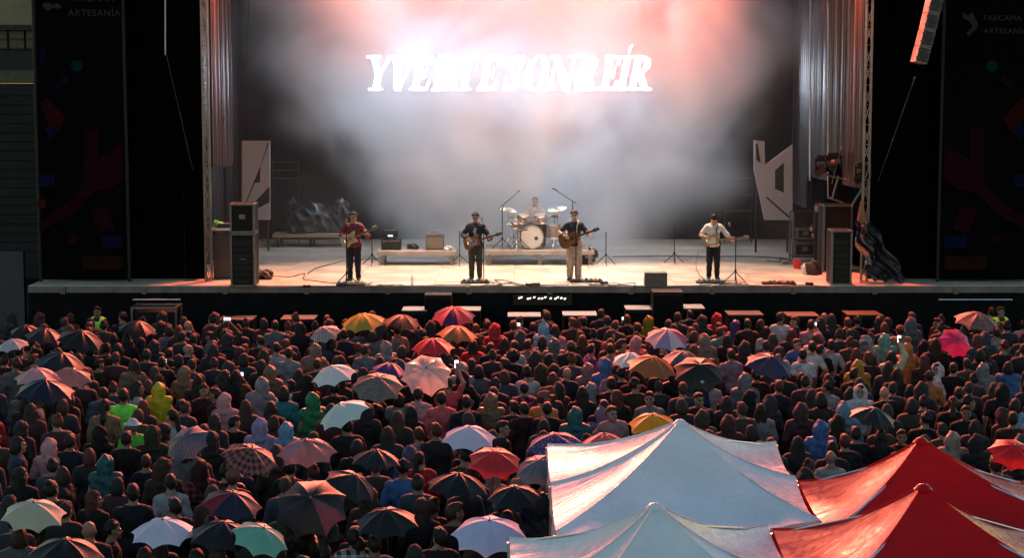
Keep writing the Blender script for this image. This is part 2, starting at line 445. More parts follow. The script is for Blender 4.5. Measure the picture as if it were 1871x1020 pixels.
# black masking either side of the opening
for a, b, lb in ((228, 372, 'black masking cloth between printed banner and tower by the cases'), (1589, 1722, 'black masking cloth behind the crumpled plastic sheet')):
    p, q = at_depth(a, 300, 46.6), at_depth(b, 300, 46.6)
    drape('masking_curtain', p.xy, q.xy, STAGE_Z, 12.4, .03, .9, M_BLACK, lb)
# unseen walls added so no sky light leaks into the stage house
for x, lb in ((SX0 + .2, 'unseen black wall added to keep sky light out by the old building'), (SX1 - .2, 'unseen black wall added to keep sky light out of the far wing')):
    m = MB(); m.box((x, 53, 6.2), (.15, 12, 12.4)); tag(m.obj('added_wing_wall', M_BLACK), lb, 'wall')
m = MB(); m.box((.5, BACK_Y + .5, 6.2), (31, .15, 12.6)); tag(m.obj('added_rear_wall', M_BLACK), 'unseen black wall added to keep sky light out behind the backdrop', 'wall')

# ------------------------------------------------------------------ towers of truss
def truss(mb, a, b, w, r=.025, pitch=.5):
    a, b = Vector(a), Vector(b); u, v, d = frame(b - a); L_ = (b - a).length
    cs = [(u * i + v * j) * (w / 2) for i, j in ((-1, -1), (1, -1), (1, 1), (-1, 1))]
    for c in cs: mb.cyl(a + c, b + c, r, n=8)
    n = max(1, int(L_ / pitch))
    for k in range(n):
        p, q = a + d * (L_ * k / n), a + d * (L_ * (k + 1) / n)
        for i in range(4):
            e, f = cs[i], cs[(i + 1) % 4]
            if (k + i) % 2: e, f = f, e
            mb.cyl(p + e, q + f, r * .55, n=5, caps=False)
        for i in range(4): mb.cyl(p + cs[i], p + cs[(i + 1) % 4], r * .5, n=5, caps=False)
M_TRUSS = mat('truss_metal', (.22, .20, .20), .33, 1., noise=.15)
for x, lb in ((SL, 'slim metal truss tower beside the stacked black cases'), (SR, 'slim metal truss tower beside the silvery side curtains')):
    m = MB(); truss(m, (x, STAGE_Y + 1, STAGE_Z), (x, STAGE_Y + 1, 12.3), .15, .02)
    tag(m.obj('truss_tower', M_TRUSS), lb, 'truss tower', 'towers framing the stage opening')
# thin ropes and poles beside the curtains
def rope(px0, py0, px1, py1, d0, d1, r, label, mtl=M_GREY, sag=0., n=10, name='rope', cat='rope', group=None):
    p, q = at_depth(px0, py0, d0), at_depth(px1, py1, d1)
    m = MB(); m.tube([p.lerp(q, t / n) - V(0, 0, sag * 4 * (t / n) * (1 - t / n)) for t in range(n + 1)], r)
    return tag(m.obj(name, mtl, smooth='all'), label, cat, group)
rope(1513, -20, 1513, 360, 49.5, 49.5, .02, 'thin vertical rope hanging in front of shiny sheet curtain', M_ALU)
rope(1481, -20, 1480, 330, 53, 53, .03, 'pale hanging strap in front of the rippled silvery curtain', M_WHITE)
rope(302, -20, 302, 100, 45.6, 45.6, .018, 'reddish lit hanging strap on the black masking', M_WHITE)
rope(303, 95, 352, 310, 45.6, 45.9, .008, 'thin dark guy line slanting down the black masking')
rope(455, 0, 447, 160, 50, 50, .012, 'thin dark line hanging beside the smoky backdrop')
rope(1672, 140, 1605, 330, 44.6, 45.8, .012, 'thin guy line running from line array to crumpled plastic')
rope(382, 285, 410, 215, 47, 49, .02, 'dark cable loop behind the tower by the cases', M_RUBBER, sag=.25)
rope(1538, 268, 1520, 335, 47.6, 47.8, .02, 'reddish metal pole leaning behind the lighting heads', M_STEEL, name='pole', cat='pole')

# ------------------------------------------------------------------ hanging loudspeaker columns
def line_array(px, py, d, n, lean, label, w=.62, ph=.42):
    c = at_depth(px, py, d)
    e = empty('line_array', c, label=label, cat='loudspeaker', group='hanging loudspeaker columns')
    a = 0.; p = V(0, 0, 0)
    ml = mat('array_cabinet', (.06, .045, .042), .5, noise=.25); mg = mat('array_grille', (.02, .02, .02), .6)
    for k in range(n):            # from the bottom up
        rot = (0, R(lean) * (1 - k * .08), 0)
        cab = MB(); cab.prism([(-w / 2, -.35), (w / 2, -.35), (w / 2 * .86, .35), (-w / 2 * .86, .35)], -ph / 2 + .01, ph / 2 - .01)
        o = cab.obj('cabinet', mat('array_side', (.26, .19, .17), .55, noise=.2, scale=6), e, loc=p, rot=rot)
        gr = MB(); gr.box((0, -.356, 0), (w * .9, .012, ph * .82), bev=.004); gr.obj('grille', mg, o)
        for z in (-.1, .1):
            for x in (-.12, .12):
                h = MB(); h.box((x, -.366, z), (.09, .012, .05), bev=.004); h.obj('port', ml, o)
        p = p + V(math.sin(rot[1]) * ph, 0, math.cos(rot[1]) * ph)
    return e
line_array(1681, 100, 44.3, 9, 14, 'curved hanging line-array loudspeaker column lit orange beside the black masking', w=.29)
# ------------------------------------------------------------------ printed banners at both ends
BAN = [('red', (.085, .008, .012)), ('wine', (.05, .006, .02)), ('blue', (.012, .018, .075)), ('teal', (.01, .06, .065)), ('orange', (.09, .03, .01)), ('violet', (.035, .01, .05)), ('white', (.10, .10, .11)), ('brown', (.05, .018, .008))]
BANM = {n: mat('print_' + n, tuple(v * .3 for v in c), .95, noise=.2, spec=.05) for n, c in BAN}
def banner(px0, px1, flip, label):
    d = 45.9
    p, q = at_depth(px0, 300, d), at_depth(px1, 300, d); w = q.x - p.x
    e = empty('printed_banner', ((p.x + q.x) / 2, d, STAGE_Z), label=label, cat='banner', group='printed banners flanking the stage')
    m = MB(); m.grid(lambda u, v: ((u - .5) * w, .012 * math.sin(u * 9 + 3 * v), 10.2 * v + .05), 16, 12)
    m.obj('cloth', mat('banner_cloth', (.0018, .0017, .0017), .95, noise=.3, spec=.05), e, smooth='all')
    for s in (-1, 1):
        m = MB(); m.cyl((s * (w / 2 + .05), .02, 0), (s * (w / 2 + .05), .02, 10.3), .045); m.obj('post', M_DARKPAINT, e)
    k = [0]
    def shape(poly, mname, name='print'):
        k[0] += 1
        pts = []
        for x, y in poly:           # photo pixels on the banner plane
            if flip: x = px0 + px1 - x
            a = at_depth(x, y, d); pts.append((a.x - e.location.x, a.z - STAGE_Z))
        m = MB(); y = -.02 - .003 * k[0]
        M_ = Matrix(((1, 0, 0, 0), (0, 0, 1, y), (0, 1, 0, 0), (0, 0, 0, 1)))
        m.prism(pts, -.001, .001, M_); return m.obj(name, BANM[mname], e)
    def circ(x, y, r, mname): shape([(x + r * math.cos(t * .5236), y + r * math.sin(t * .5236)) for t in range(12)], mname)
    x0 = px0 if not flip else px0
    X = lambda a: px0 + (a - 75) * (px1 - px0) / 150
    circ(X(141), 120, 11, 'teal')
    shape([(X(78), 85), (X(88), 95), (X(80), 118), (X(76), 112)], 'blue')
    shape([(X(76), 190), (X(90), 178), (X(122), 215), (X(110), 240), (X(92), 228)], 'red')
    shape([(X(100), 155), (X(122), 135), (X(128), 145), (X(108), 165)], 'violet')
    shape([(X(82), 235), (X(95), 225), (X(106), 240), (X(95), 255)], 'blue')
    shape([(X(155), 235), (X(180), 235), (X(178), 290), (X(205), 275), (X(222), 250), (X(222), 330), (X(200), 345), (X(170), 350), (X(128), 395), (X(100), 410), (X(80), 425), (X(76), 405), (X(130), 365), (X(155), 330)], 'wine')
    shape([(X(76), 320), (X(103), 318), (X(103), 342), (X(76), 342)], 'blue')
    circ(X(80), 372, 9, 'orange')
    shape([(X(165), 380), (X(195), 380), (X(210), 420), (X(180), 425)], 'wine')
    shape([(X(150), 468), (X(222), 468), (X(222), 492), (X(150), 492)], 'brown')
    shape([(X(185), 430), (X(222), 430), (X(222), 452), (X(185), 452)], 'blue')
    circ(X(135), 437, 10, 'wine')
    return e, shape, d
def letters(txt, size, mtl, parent, loc, name='lettering', shear=0.):
    cu = bpy.data.curves.new(name, 'FONT'); cu.body = txt; cu.size = size; cu.extrude = .002; cu.resolution_u = 3; cu.space_character = 1.1
    cu.offset = size * .012
    o = bpy.data.objects.new(name, cu); COL.objects.link(o)
    dg = bpy.context.evaluated_depsgraph_get(); dg.update()
    me = bpy.data.meshes.new_from_object(o.evaluated_get(dg)); bpy.data.objects.remove(o)
    me.materials.clear(); me.materials.append(mtl)
    return link(name, me, parent, loc, (R(90), 0, 0))
e, shp, d = banner(72, 228, False, 'dark printed banner with branching red motif beside the old building')
wavy = [(78, 8), (84, 4), (92, 5), (97, 9), (103, 5), (110, 7), (114, 13), (108, 16), (102, 14), (96, 15), (90, 19), (84, 17)]
shp(wavy, 'white', 'emblem')
a = at_depth(126, 29, d); letters('ARTESANÍA', .24, BANM['white'], e, (a.x - e.location.x, -.1, a.z - STAGE_Z))
a = at_depth(126, 2, d); letters('FARCAMA', .24, BANM['white'], e, (a.x - e.location.x, -.1, a.z - STAGE_Z))
e, shp, d = banner(1722, 1871 + 12, True, 'dark printed banner with branching red motif beyond the crumpled plastic sheet')
sx = lambda x: 1722 + 1883 - x
shp([(sx(x), y) for x, y in [(1757, 22), (1768, 28), (1776, 22), (1782, 36), (1786, 40), (1784, 52), (1774, 60), (1770, 66), (1764, 60), (1776, 48), (1770, 38), (1760, 34)]], 'white', 'emblem')
for t, y in (('FARCAMA', 37), ('ARTESANÍA', 61)):
    a = at_depth(1795, y, d); letters(t, .2, BANM['white'], e, (a.x - e.location.x, -.1, a.z - STAGE_Z))

# ------------------------------------------------------------------ old building glimpsed at the edge
bd = 66.
p0, p1 = at_depth(-260, 0, bd), at_depth(150, 0, bd)
bl = empty('old_building', ((p0.x + p1.x) / 2, bd, 0), label='old pale plaster building with dark lower wall seen past the printed banner', cat='building')
def zz(py): return at_depth(0, py, bd).z
bw = p1.x - p0.x
for z0, z1, dy, nm, mm in ((zz(46), 14, 0, 'upper_wall', mat('ochre_plaster', (.22, .19, .10), .85, noise=.15, scale=1.2, bump=.2)),
                           (zz(128), zz(46), .12, 'window_band', mat('grey_render', (.02, .02, .018), .8, noise=.2)),
                           (zz(152), zz(128), .06, 'string_course', mat('stone_course', (.10, .085, .06), .85, noise=.2)),
                           (0, zz(152), .02, 'lower_wall', mat('dark_stone', (.012, .012, .0125), .85, noise=.4, scale=2, bump=.4))):
    m = MB(); m.box((0, .3 + dy, (z0 + z1) / 2), (bw, .6, z1 - z0 - .004)); m.obj(nm, mm, bl)
m = MB(); m.box((0, -.12, zz(50)), (bw, .3, .2)); m.obj('cornice', mat('dark_cornice', (.02, .02, .02), .8), bl)
pane = mat('dusk_pane', (.05, .06, .05), .3, noise=.3, spec=.3); fr = mat('window_frame', (.015, .015, .015), .6)
for i in range(-6, 5):
    cx = at_depth(27 + 31 * i, 0, bd).x - bl.location.x
    wdw = empty('window', (cx, -.16 + .28, zz(71))); wdw.parent = bl
    m = MB()
    for x in (-.31, .31): m.box((x, -.05, 0), (.05, .08, .68))
    for z in (-.33, 0, .33): m.box((0, -.05, z), (.57, .08, .05))
    m.obj('frame', fr, wdw)
    for z in (-.17, .17):
        m = MB(); m.box((0, -.02, z), (.56, .02, .27)); m.obj('pane', pane, wdw)
for k in range(24):     # stone courses
    z = .2 + k * .34
    if z > zz(160): break
    m = MB(); m.box((0, -.02, z), (bw, .06, .3), bev=.02); m.obj('stone_course_block', MATS['dark_stone'], bl)
m = MB(); p = at_depth(-60, 460, 50); q = at_depth(48, 600, 50); m.box(((p.x + q.x) / 2, 50, p.z / 2), (q.x - p.x, .2, p.z), bev=.02)
tag(m.obj('site_hoarding', mat('hoarding_grey', (.035, .035, .045), .6, noise=.15)), 'grey hoarding panel standing beside the end of the stage', 'hoarding')

# ------------------------------------------------------------------ bright title on the screen
SCR_Y = 57.6
sp = at_depth(935, 133, SCR_Y)
CAPH = 62 * mpp(SCR_Y)
scr = empty('led_screen', (sp.x, SCR_Y, sp.z), label='wide dark screen showing the glowing white words Y VERTE SONREÍR', cat='screen')
m = MB(); m.box((0, .2, 0), (12.4, .25, 3.6), bev=.02); m.obj('panel', M_DARKPAINT, scr)
def seg(p, q, w): return [(p[0] - w / 2, p[1]), (p[0] + w / 2, p[1]), (q[0] + w / 2, q[1]), (q[0] - w / 2, q[1])]
def bar(x0, x1, y, h=.055): return [(x0, y), (x1, y), (x1, y + h), (x0, y + h)]
def ring(cx, cy, ro, yo, ri, yi, a0, a1, n=18):
    A = [R(a0 + (a1 - a0) * i / n) for i in range(n + 1)]; out = []
    for a, b in zip(A, A[1:]):
        out.append([(cx + ro * math.cos(a), cy + yo * math.sin(a)), (cx + ro * math.cos(b), cy + yo * math.sin(b)), (cx + ri * math.cos(b), cy + yi * math.sin(b)), (cx + ri * math.cos(a), cy + yi * math.sin(a))])
    return out
SW = .175
GLY = {
 'Y': lambda w: [seg((w * .5, .46), (w * .12, 1), SW), seg((w * .52, .42), (w * .93, 1), .08), seg((w * .5, 0), (w * .5, .5), SW), bar(w * .5 - .2, w * .5 + .2, 0), bar(-.12, w * .12 + .2, .94), bar(w * .78, w + .08, .94)],
 'V': lambda w: [seg((w * .45, 0), (w * .1, 1), SW + .02), seg((w * .47, 0), (w * .93, 1), .08), bar(-.1, w * .1 + .2, .94), bar(w * .76, w + .08, .94)],
 'E': lambda w: [seg((.16, 0), (.16, 1), SW), bar(0, w, 0, .08), bar(0, w, .92, .08), bar(.2, w * .72, .47), seg((w - .04, 0), (w - .0, .27), .07), seg((w - .04, 1), (w - .05, .74), .07), seg((w * .72, .36), (w * .72, .64), .05)],
 'R': lambda w: [seg((.16, 0), (.16, 1), SW), bar(0, .4, 0), bar(0, .3, .94)] + ring(w * .42, .745, w * .46, .255, w * .46 - SW, .2, -90, 90) + [bar(.2, w * .45, .94), bar(.2, w * .45, .49), seg((w * .86, 0), (w * .5, .5), SW), bar(w * .7, w + .1, 0)],
 'T': lambda w: [seg((w * .5, 0), (w * .5, 1), SW), bar(w * .5 - .2, w * .5 + .2, 0), bar(0, w, .92, .08), seg((.02, 1), (.0, .72), .06), seg((w - .02, 1), (w, .72), .06)],
 'O': lambda w: ring(w * .5, .5, w * .52, .52, w * .52 - SW, .45, 0, 360, 36),
 'S': lambda w: ring(w * .48, .755, w * .42, .265, w * .42 - .15, .2, 20, 270) + ring(w * .5, .26, w * .46, .28, w * .46 - .16, .2, -160, 95) + [seg((w * .9, .66), (w * .9, 1), .05), seg((w * .04, 0), (w * .04, .36), .05)],
 'N': lambda w: [seg((.14, 0), (.14, 1), .07), seg((w * .86, 0), (.14, 1), SW + .03), seg((w * .9, 0), (w * .9, 1), .07), bar(-.02, .3, 0), bar(w * .9 - .15, w * .9 + .16, .94), bar(-.04, .2, .94)],
 'I': lambda w: [seg((w * .5, 0), (w * .5, 1), SW), bar(w * .5 - .18, w * .5 + .18, 0), bar(w * .5 - .18, w * .5 + .18, .94), [(w * .42, 1.1), (w * .62, 1.1), (w * .86, 1.32), (w * .6, 1.32)]],
}
M_LED = emit('led_white', (.66, .81, 1.), 32.)
for ch, a, b in (('Y', -.08, .74), ('V', .60, 1.43), ('E', 1.22, 1.94), ('R', 1.86, 2.66), ('T', 2.56, 3.26), ('E', 3.2, 3.92), ('S', 3.97, 4.63), ('O', 4.55, 5.37), ('N', 5.2, 6.13), ('R', 6.05, 6.85), ('E', 6.76, 7.44), ('I', 7.32, 7.72), ('R', 7.58, 8.40)):
    m = MB()
    for k, poly in enumerate(GLY[ch](b - a - .2)):
        pts = [((x + .2 * y + a - 4.22) * CAPH, (y - .5) * CAPH) for x, y in poly]
        yy = -.03 - .0012 * k
        m.prism(pts, -.0005, .0005, Matrix(((1, 0, 0, 0), (0, 0, 1, yy), (0, 1, 0, 0), (0, 0, 0, 1))))
    m.obj('letter', M_LED, scr)

# ------------------------------------------------------------------ angular white sign panels in the wings
def sign(px, py, d, polys_w, polys_k, label, th=.12):
    o0 = at_depth(px, py, d); base = V(o0.x, d, STAGE_Z)
    e = empty('sign_panel', base, label=label, cat='sign', group='angular white sign panels')
    def add(poly, y0, y1, mm, nm):
        pts = [(at_depth(x, y, d).x - base.x, at_depth(x, y, d).z - STAGE_Z) for x, y in poly]
        m = MB(); m.prism(pts, y0, y1, Matrix(((1, 0, 0, 0), (0, 0, 1, 0), (0, 1, 0, 0), (0, 0, 0, 1)))); m.obj(nm, mm, e)
    for p in polys_w: add(p, 0, th, mat('sign_white', (.36, .31, .32), .5, noise=.08), 'board')
    for k, p in enumerate(polys_k): add(p, -.012 - .003 * k, -.006 - .003 * k, M_DARKPAINT, 'black_shape')
    m = MB()
    for x in (min(x for q in polys_w for x, y in q) + 6, max(x for q in polys_w for x, y in q) - 6):
        xx = at_depth(x, py, d).x - base.x; m.cyl((xx, th + .05, 0), (xx, th + .05, 2.2), .03)
    m.obj('stand', M_DARKPAINT, e)
sign(467, 330, 54.5, [[(442, 257), (493, 257), (493, 402), (442, 402)]],
     [[(489, 262), (493, 257), (476, 305), (475, 333), (466, 334), (452, 366), (448, 378), (447, 374), (464, 332), (477, 300)],
      [(462, 373), (493, 340), (493, 369), (466, 384), (464, 402), (442, 402), (442, 378)]],
     'white sign panel with jagged black mark behind the stacked cases')
sign(1412, 330, 54.0, [[(1378, 256), (1397, 258), (1398, 302), (1448, 264), (1448, 402), (1397, 402), (1384, 340), (1378, 310)]],
     [[(1416, 311), (1432, 297), (1432, 352), (1416, 345)], [(1381, 262), (1384, 262), (1390, 298), (1382, 292)], [(1399, 361), (1402, 360), (1446, 398), (1443, 400)]],
     'angular white sign panel with faceted cut-outs beside silvery curtain')

# ------------------------------------------------------------------ things standing about the stage
def flight_case(w, d, h, loc, label, rot=0, name='flight_case', cat='case', group=None, mtl=None, rack=False, feet=False):
    e = empty(name, loc, (0, 0, rot), label, cat, group)
    m = MB(); m.box((0, 0, h / 2 + (.1 if feet else 0)), (w - .02, d - .02, h - .02), bev=.01); m.obj('body', mtl or M_PLY, e)
    zo = .1 if feet else 0
    m = MB()
    for x in (-1, 1):
        for y in (-1, 1):
            m.box((x * (w / 2 - .02), y * (d / 2 - .02), h / 2 + zo), (.05, .05, h - .04))
    for z in (zo + .02, zo + h - .02):
        for y in (-1, 1): m.box((0, y * (d / 2 - .02), z), (w - .1, .05, .045))
        for x in (-1, 1): m.box((x * (w / 2 - .02), 0, z), (.05, d - .1, .045))
    m.obj('edge_trim', M_STEEL, e)
    for x in (-1, 1):
        for z in (zo + .03, zo + h - .03):
            m = MB(); m.lathe([(0, -.035), (.035, -.02), (.042, 0), (.035, .02), (0, .035)], (x * (w / 2 - .02), -d / 2 + .01, z), (0, 1, 0), 10); m.obj('ball_corner', M_STEEL, e, smooth=True)
    m = MB(); m.box((0, -d / 2 - .004, zo + h * .55), (.16, .02, .12), bev=.005); m.obj('latch', M_STEEL, e)
    if rack:
        for k in range(int((h - .2) / .16)):
            m = MB(); m.box((0, -d / 2 - .006, zo + .14 + k * .16), (w - .16, .02, .13), bev=.005); m.obj('rack_unit', M_DARKPAINT, e)
    if feet:
        for x in (-1, 1):
            for y in (-1, 1):
                m = MB(); m.cyl((x * (w / 2 - .08) - .02, y * (d / 2 - .08), .05), (x * (w / 2 - .08) + .02, y * (d / 2 - .08), .05), .05, n=12); m.obj('caster', M_RUBBER, e)
    return e
def onstage(px, py): return at_height(px, py, STAGE_Z)
s_ = mpp(45.8)
# cases by the tower
p = onstage(444, 524)
c1 = flight_case(44 * s_, .7, 96 * s_, p + V(0, .35, 0), 'tall black rack case with metal trim standing by the tower', rack=True)
flight_case(44 * s_, .66, 52 * s_, p + V(0, .36, 97 * s_), 'black flight case stacked on the tall rack case')
p = onstage(400, 515)
t = empty('work_table', p + V(0, .8, 0), label='grey topped equipment table beside the stacked black cases', cat='table')
m = MB(); m.box((0, 0, 1.32), (.62, .6, .06), bev=.01); m.obj('top', M_ALU, t)
for x in (-.27, .27):
    for y in (-.26, .26):
        m = MB(); m.box((x, y, .645), (.05, .05, 1.29)); m.obj('leg', M_DARKPAINT, t)
m = MB(); m.box((0, .05, .6), (.5, .4, 1.15), bev=.01); m.obj('cabinet', M_GREY, t)
q = p + V(-.1, .75, 1.35)
sd = SDF((-.25, -.2, -.02), (.25, .2, .3), .02); sd.ell((0, 0, .08), (.16, .1, .09)).ell((-.06, 0, .14), (.08, .08, .07)); sd.cut(lambda x, y, z: -z + 0 * x + 0 * y)
sd.disp(lambda x, y, z: .015 * np.sin(x * 60) * np.sin(z * 50 + y * 30))
tag(link('cloth_bundle', sd.mesh('cloth_bundle', mat('green_cloth', (.05, .42, .10), .7, noise=.2)), loc=q), 'bright green cloth bundle lying on the equipment table', 'cloth')
for k in range(2):
    m = MB(); m.box((0, 0, .03), (.5 - .05 * k, .36, .055), bev=.01)
    tag(m.obj('console_tray', M_GREY, loc=p + V(.12, .78, 1.352 + .062 * k)), ('flat grey tray lying beneath another on the equipment table', 'flat grey tray lying topmost on the equipment table')[k], 'tray')
# crumpled black cables heap beside rack
def crumple(name, c, r, label, cat, mtl, h=.025, seed=1, parent=None, amp=.06, fr=9):
    q = random.Random(seed); sd = SDF((-r[0] * 1.4, -r[1] * 1.4, -.05), (r[0] * 1.4, r[1] * 1.4, r[2] * 2.3), h)
    for _ in range(9):
        sd.ell((q.uniform(-.6, .6) * r[0], q.uniform(-.6, .6) * r[1], q.uniform(.1, 1.1) * r[2]), (r[0] * q.uniform(.3, .6), r[1] * q.uniform(.3, .6), r[2] * q.uniform(.4, .8)), k=.08)
    a, b, c_ = q.uniform(.7, 1.3), q.uniform(.7, 1.3), q.uniform(.7, 1.3)
    sd.disp(lambda x, y, z: amp * (np.abs(np.sin(x * fr * a + z * fr * .7 + 2 * np.sin(y * fr * .5))) - .5) + amp * .6 * np.abs(np.sin(z * fr * b * 1.7 + x * fr * c_ * .8)))
    sd.cut(lambda x, y, z: -z + 0 * x + 0 * y)
    return tag(link(name, sd.mesh(name, mtl), parent, c), label, cat)
crumple('cable_heap', onstage(480, 512) + V(0, .3, 0), (.3, .25, .16), 'heap of black cables spilling beside the tall rack case', 'cables', M_RUBBER, .02, 3, amp=.04, fr=22)
# platform with wrapped gear far back
p = onstage(567, 452)
e = empty('low_platform', p + V(0, .6, 0), label='low pale platform carrying gear wrapped in dark plastic', cat='platform')
m = MB(); m.box((0, 0, .36), (2.4, 1.2, .1), bev=.01); m.obj('deck', M_WOOD, e)
for x in (-1.05, 0, 1.05):
    for y in (-.5, .5):
        m = MB(); m.box((x, y, .155), (.08, .08, .31)); m.obj('leg', M_DARKPAINT, e)
q = p + V(0, .6, .412)
crumple('wrapped_gear', q + V(.05, 0, 0), (1.05, .5, .62), 'wide heap of gear wrapped in crumpled dark plastic at the rear', 'wrapped gear', M_FOIL, .04, 11, amp=.09, fr=6)
crumple('wrapped_gear', q + V(-.55, .25, 0), (.4, .3, .82), 'pointed gear stack wrapped in dark plastic beside the wide wrapped heap', 'wrapped gear', M_FOIL, .04, 12, amp=.07, fr=6)
crumple('wrapped_gear', q + V(.85, .28, 0), (.32, .25, .7), 'upright gear wrapped in dark plastic behind the guitarist in maroon', 'wrapped gear', M_FOIL, .04, 15, amp=.07, fr=6)
# dim scaffold frames far back
for px0, px1, py0, py1, lb in ((498, 545, 296, 326, 'faint metal scaffold frame behind the white jagged sign'), (1325, 1375, 325, 385, 'faint metal scaffold frame beside the angular white sign')):
    d = 57.5; e = empty('scaffold', at_depth((px0 + px1) / 2, 400, d).xy.to_3d() + V(0, 0, STAGE_Z), label=lb, cat='scaffold')
    for y in (py0, py1, (py0 + py1) / 2):
        a, b = at_depth(px0, y, d) - e.location, at_depth(px1, y, d) - e.location
        m = MB(); m.cyl(a, b, .015); m.obj('bar', M_GREY, e)
    for x in (px0, px1):
        a = at_depth(x, py0, d) - e.location; m = MB(); m.cyl((a.x, a.y, 0), a + V(0, 0, .1), .015); m.obj('upright', M_DARKPAINT, e)

# right-hand wing gear
p = onstage(1537, 521); s2 = mpp(45.9)
flight_case(37 * s2, .7, 99 * s2, p + V(0, .35, 0), 'tall black rack case with bright trim beside the crumpled plastic', rack=True)
p2 = onstage(1530, 500)
flight_case(56 * s2, .8, 130 * s2, p2 + V(.06, .8, 0), 'big black loudspeaker cabinet behind the bright trimmed rack case', name='stage_loudspeaker', cat='loudspeaker')
p3 = onstage(1472, 478)
e = empty('shelf_rack', p3 + V(0, .4, 0), label='open metal shelf rack of gear beside the angular white sign', cat='rack')
for x in (-.36, .36):
    for y in (-.25, .25):
        m = MB(); m.box((x, y, .72), (.05, .05, 1.44)); m.obj('upright', M_STEEL, e)
for z in (.12, .62, 1.42):
    m = MB(); m.box((0, 0, z), (.68, .46, .04)); m.obj('shelf', M_DARKPAINT, e)
flight_case(.6, .42, .38, e.location + V(0, 0, .142), 'small metal trimmed case on the lowest shelf of the open rack')
flight_case(.5, .4, .3, e.location + V(.02, 0, .642), 'small black amplifier on the middle shelf of the open rack', name='amplifier', cat='amplifier')
p = onstage(1456, 491)
bk = empty('bucket', p, label='small bright red bucket on stage beside the open rack', cat='bucket')
m = MB(); m.lathe([(.09, 0), (.12, .24), (.128, .25), (.115, .245), (.085, .02), (0, .02)], n=18); m.obj('body', mat('red_plastic', (.65, .02, .02), .4, noise=.1), bk, smooth=True)
m = MB(); m.tube([(.12 * math.cos(t), .02, .24 - .1 * math.sin(t)) for t in np.linspace(0, math.pi, 10)], .006); m.obj('handle', M_STEEL, bk)
p = onstage(1471, 502)
bt = empty('jerrycan', p, label='white plastic jug standing beside the red bucket', cat='jug')
m = MB(); m.box((0, 0, .12), (.17, .14, .24), bev=.03); m.lathe([(.07, .23), (.035, .30), (.03, .33)], n=12); m.obj('body', mat('white_plastic', (.6, .57, .55), .4, noise=.1), bt, smooth=True)
m = MB(); m.cyl((0, 0, .325), (0, 0, .36), .035); m.obj('cap', M_GREY, bt)
crumple('black_bag', onstage(1487, 503) + V(0, .05, 0), (.22, .2, .25), 'slumped black bag beside the white plastic jug', 'bag', M_RUBBER, .02, 5, amp=.03, fr=10)
# the crumpled plastic sheet hanging by the far tower
def sheet(u, v):
    x = at_depth(1572 + (34 + 34 * v) * u + 34 * v ** 1.6, 0, 45.6).x; z = at_depth(0, 408 + 106 * v, 45.6).z
    return (x + .06 * math.sin(v * 13 + u * 5), 45.7 + .16 * math.sin(u * 9 + v * 4) + .1 * math.sin(u * 23 - v * 9) + .05 * math.sin(v * 31 + u * 11), z + .05 * math.sin(u * 14))
m = MB(); m.grid(sheet, 30, 40); tag(m.obj('plastic_sheet', mat('wet_dark_sheet', (.035, .037, .045), .25, noise=.3, bump=.6, bscale=9), smooth='all'), 'crumpled dark plastic sheet hanging by the far tower', 'plastic sheet')
m = MB(); m.prism([(-.12, 0), (.14, .05), (.04, .6), (-.02, .6)], -.03, .03, Matrix(((1, 0, 0, 0), (0, 0, 1, 0), (0, 1, 0, 0), (0, 0, 0, 1))))
tag(m.obj('orange_cloth', mat('orange_cloth', (.5, .12, .04), .7), loc=at_depth(1573, 410, 46.0)), 'orange cloth tied to the far tower above the plastic sheet', 'cloth')
# lighting heads slung low in the wing
def moving_head(name, loc, rot, label, group=None, cat='stage light', power=None, col=(1, 1, 1), spot=40, blend=.5, lens=None, scale=1., target=None, radius=.12):
    e = empty(name, loc, (0, 0, 0), label, cat, group); e.scale = (scale,) * 3
    if target is not None: rot = (Vector(target) - Vector(loc)).to_track_quat('-Z', 'Y').to_euler()
    m = MB(); m.box((0, 0, .30), (.34, .24, .14), bev=.02); m.obj('base', M_DARKPAINT, e)
    m = MB()
    for x in (-.2, .2): m.box((x, 0, .12), (.05, .14, .34), bev=.01)
    m.box((0, 0, .215), (.36, .12, .04)); m.obj('yoke', M_DARKPAINT, e)
    h = empty('head', (0, 0, 0), rot); h.parent = e
    m = MB(); m.lathe([(.06, .22), (.12, .18), (.14, .05), (.14, -.16), (.15, -.2), (.13, -.2), (.12, -.17), (0, -.17)], n=18); m.obj('housing', M_DARKPAINT, h, smooth=True)
    m = MB(); m.cyl((0, 0, -.19), (0, 0, -.185), .115, n=18); m.obj('lens', lens or mat('lens_glass', (.1, .1, .12), .08), h)
    if power:
        ld = bpy.data.lights.new('lamp', 'SPOT'); ld.energy = power; ld.color = col; ld.spot_size = R(spot); ld.spot_blend = blend; ld.shadow_soft_size = radius
        lo = bpy.data.objects.new('lamp', ld); COL.objects.link(lo); lo.parent = h; lo.location = (0, 0, -.26)
    return e
for i, (px, py, d, ry) in enumerate(((1503, 308, 48.2, 40), (1523, 303, 47.9, -30), (1576, 322, 46.2, 60))):
    moving_head('stage_light', at_depth(px, py, d), (R(70), 0, R(ry)), ('dark lighting head slung beside the silvery curtains', 'dark lighting head slung under the shiny sheet curtain', 'dark lighting head clamped on the tower by the silvery curtains')[i])
for i, (a, b, c, d_, dd) in enumerate(((1505, 318, 1560, 332, 48), (1512, 360, 1542, 371, 48), (1521, 362, 1532, 322, 47.6), (1556, 377, 1575, 345, 46.2))):
    p, q = at_depth(a, b, dd), at_depth(c, d_, dd); m = MB(); m.cyl(p, q, .03)
    tag(m.obj('scaffold_pole', M_STEEL), ('upper slanting metal pole under the slung lighting heads', 'lower slanting metal pole above the big black loudspeaker', 'short steep metal pole between the slung lighting heads', 'bright leaning metal pole fixed to the far tower')[i], 'pole')

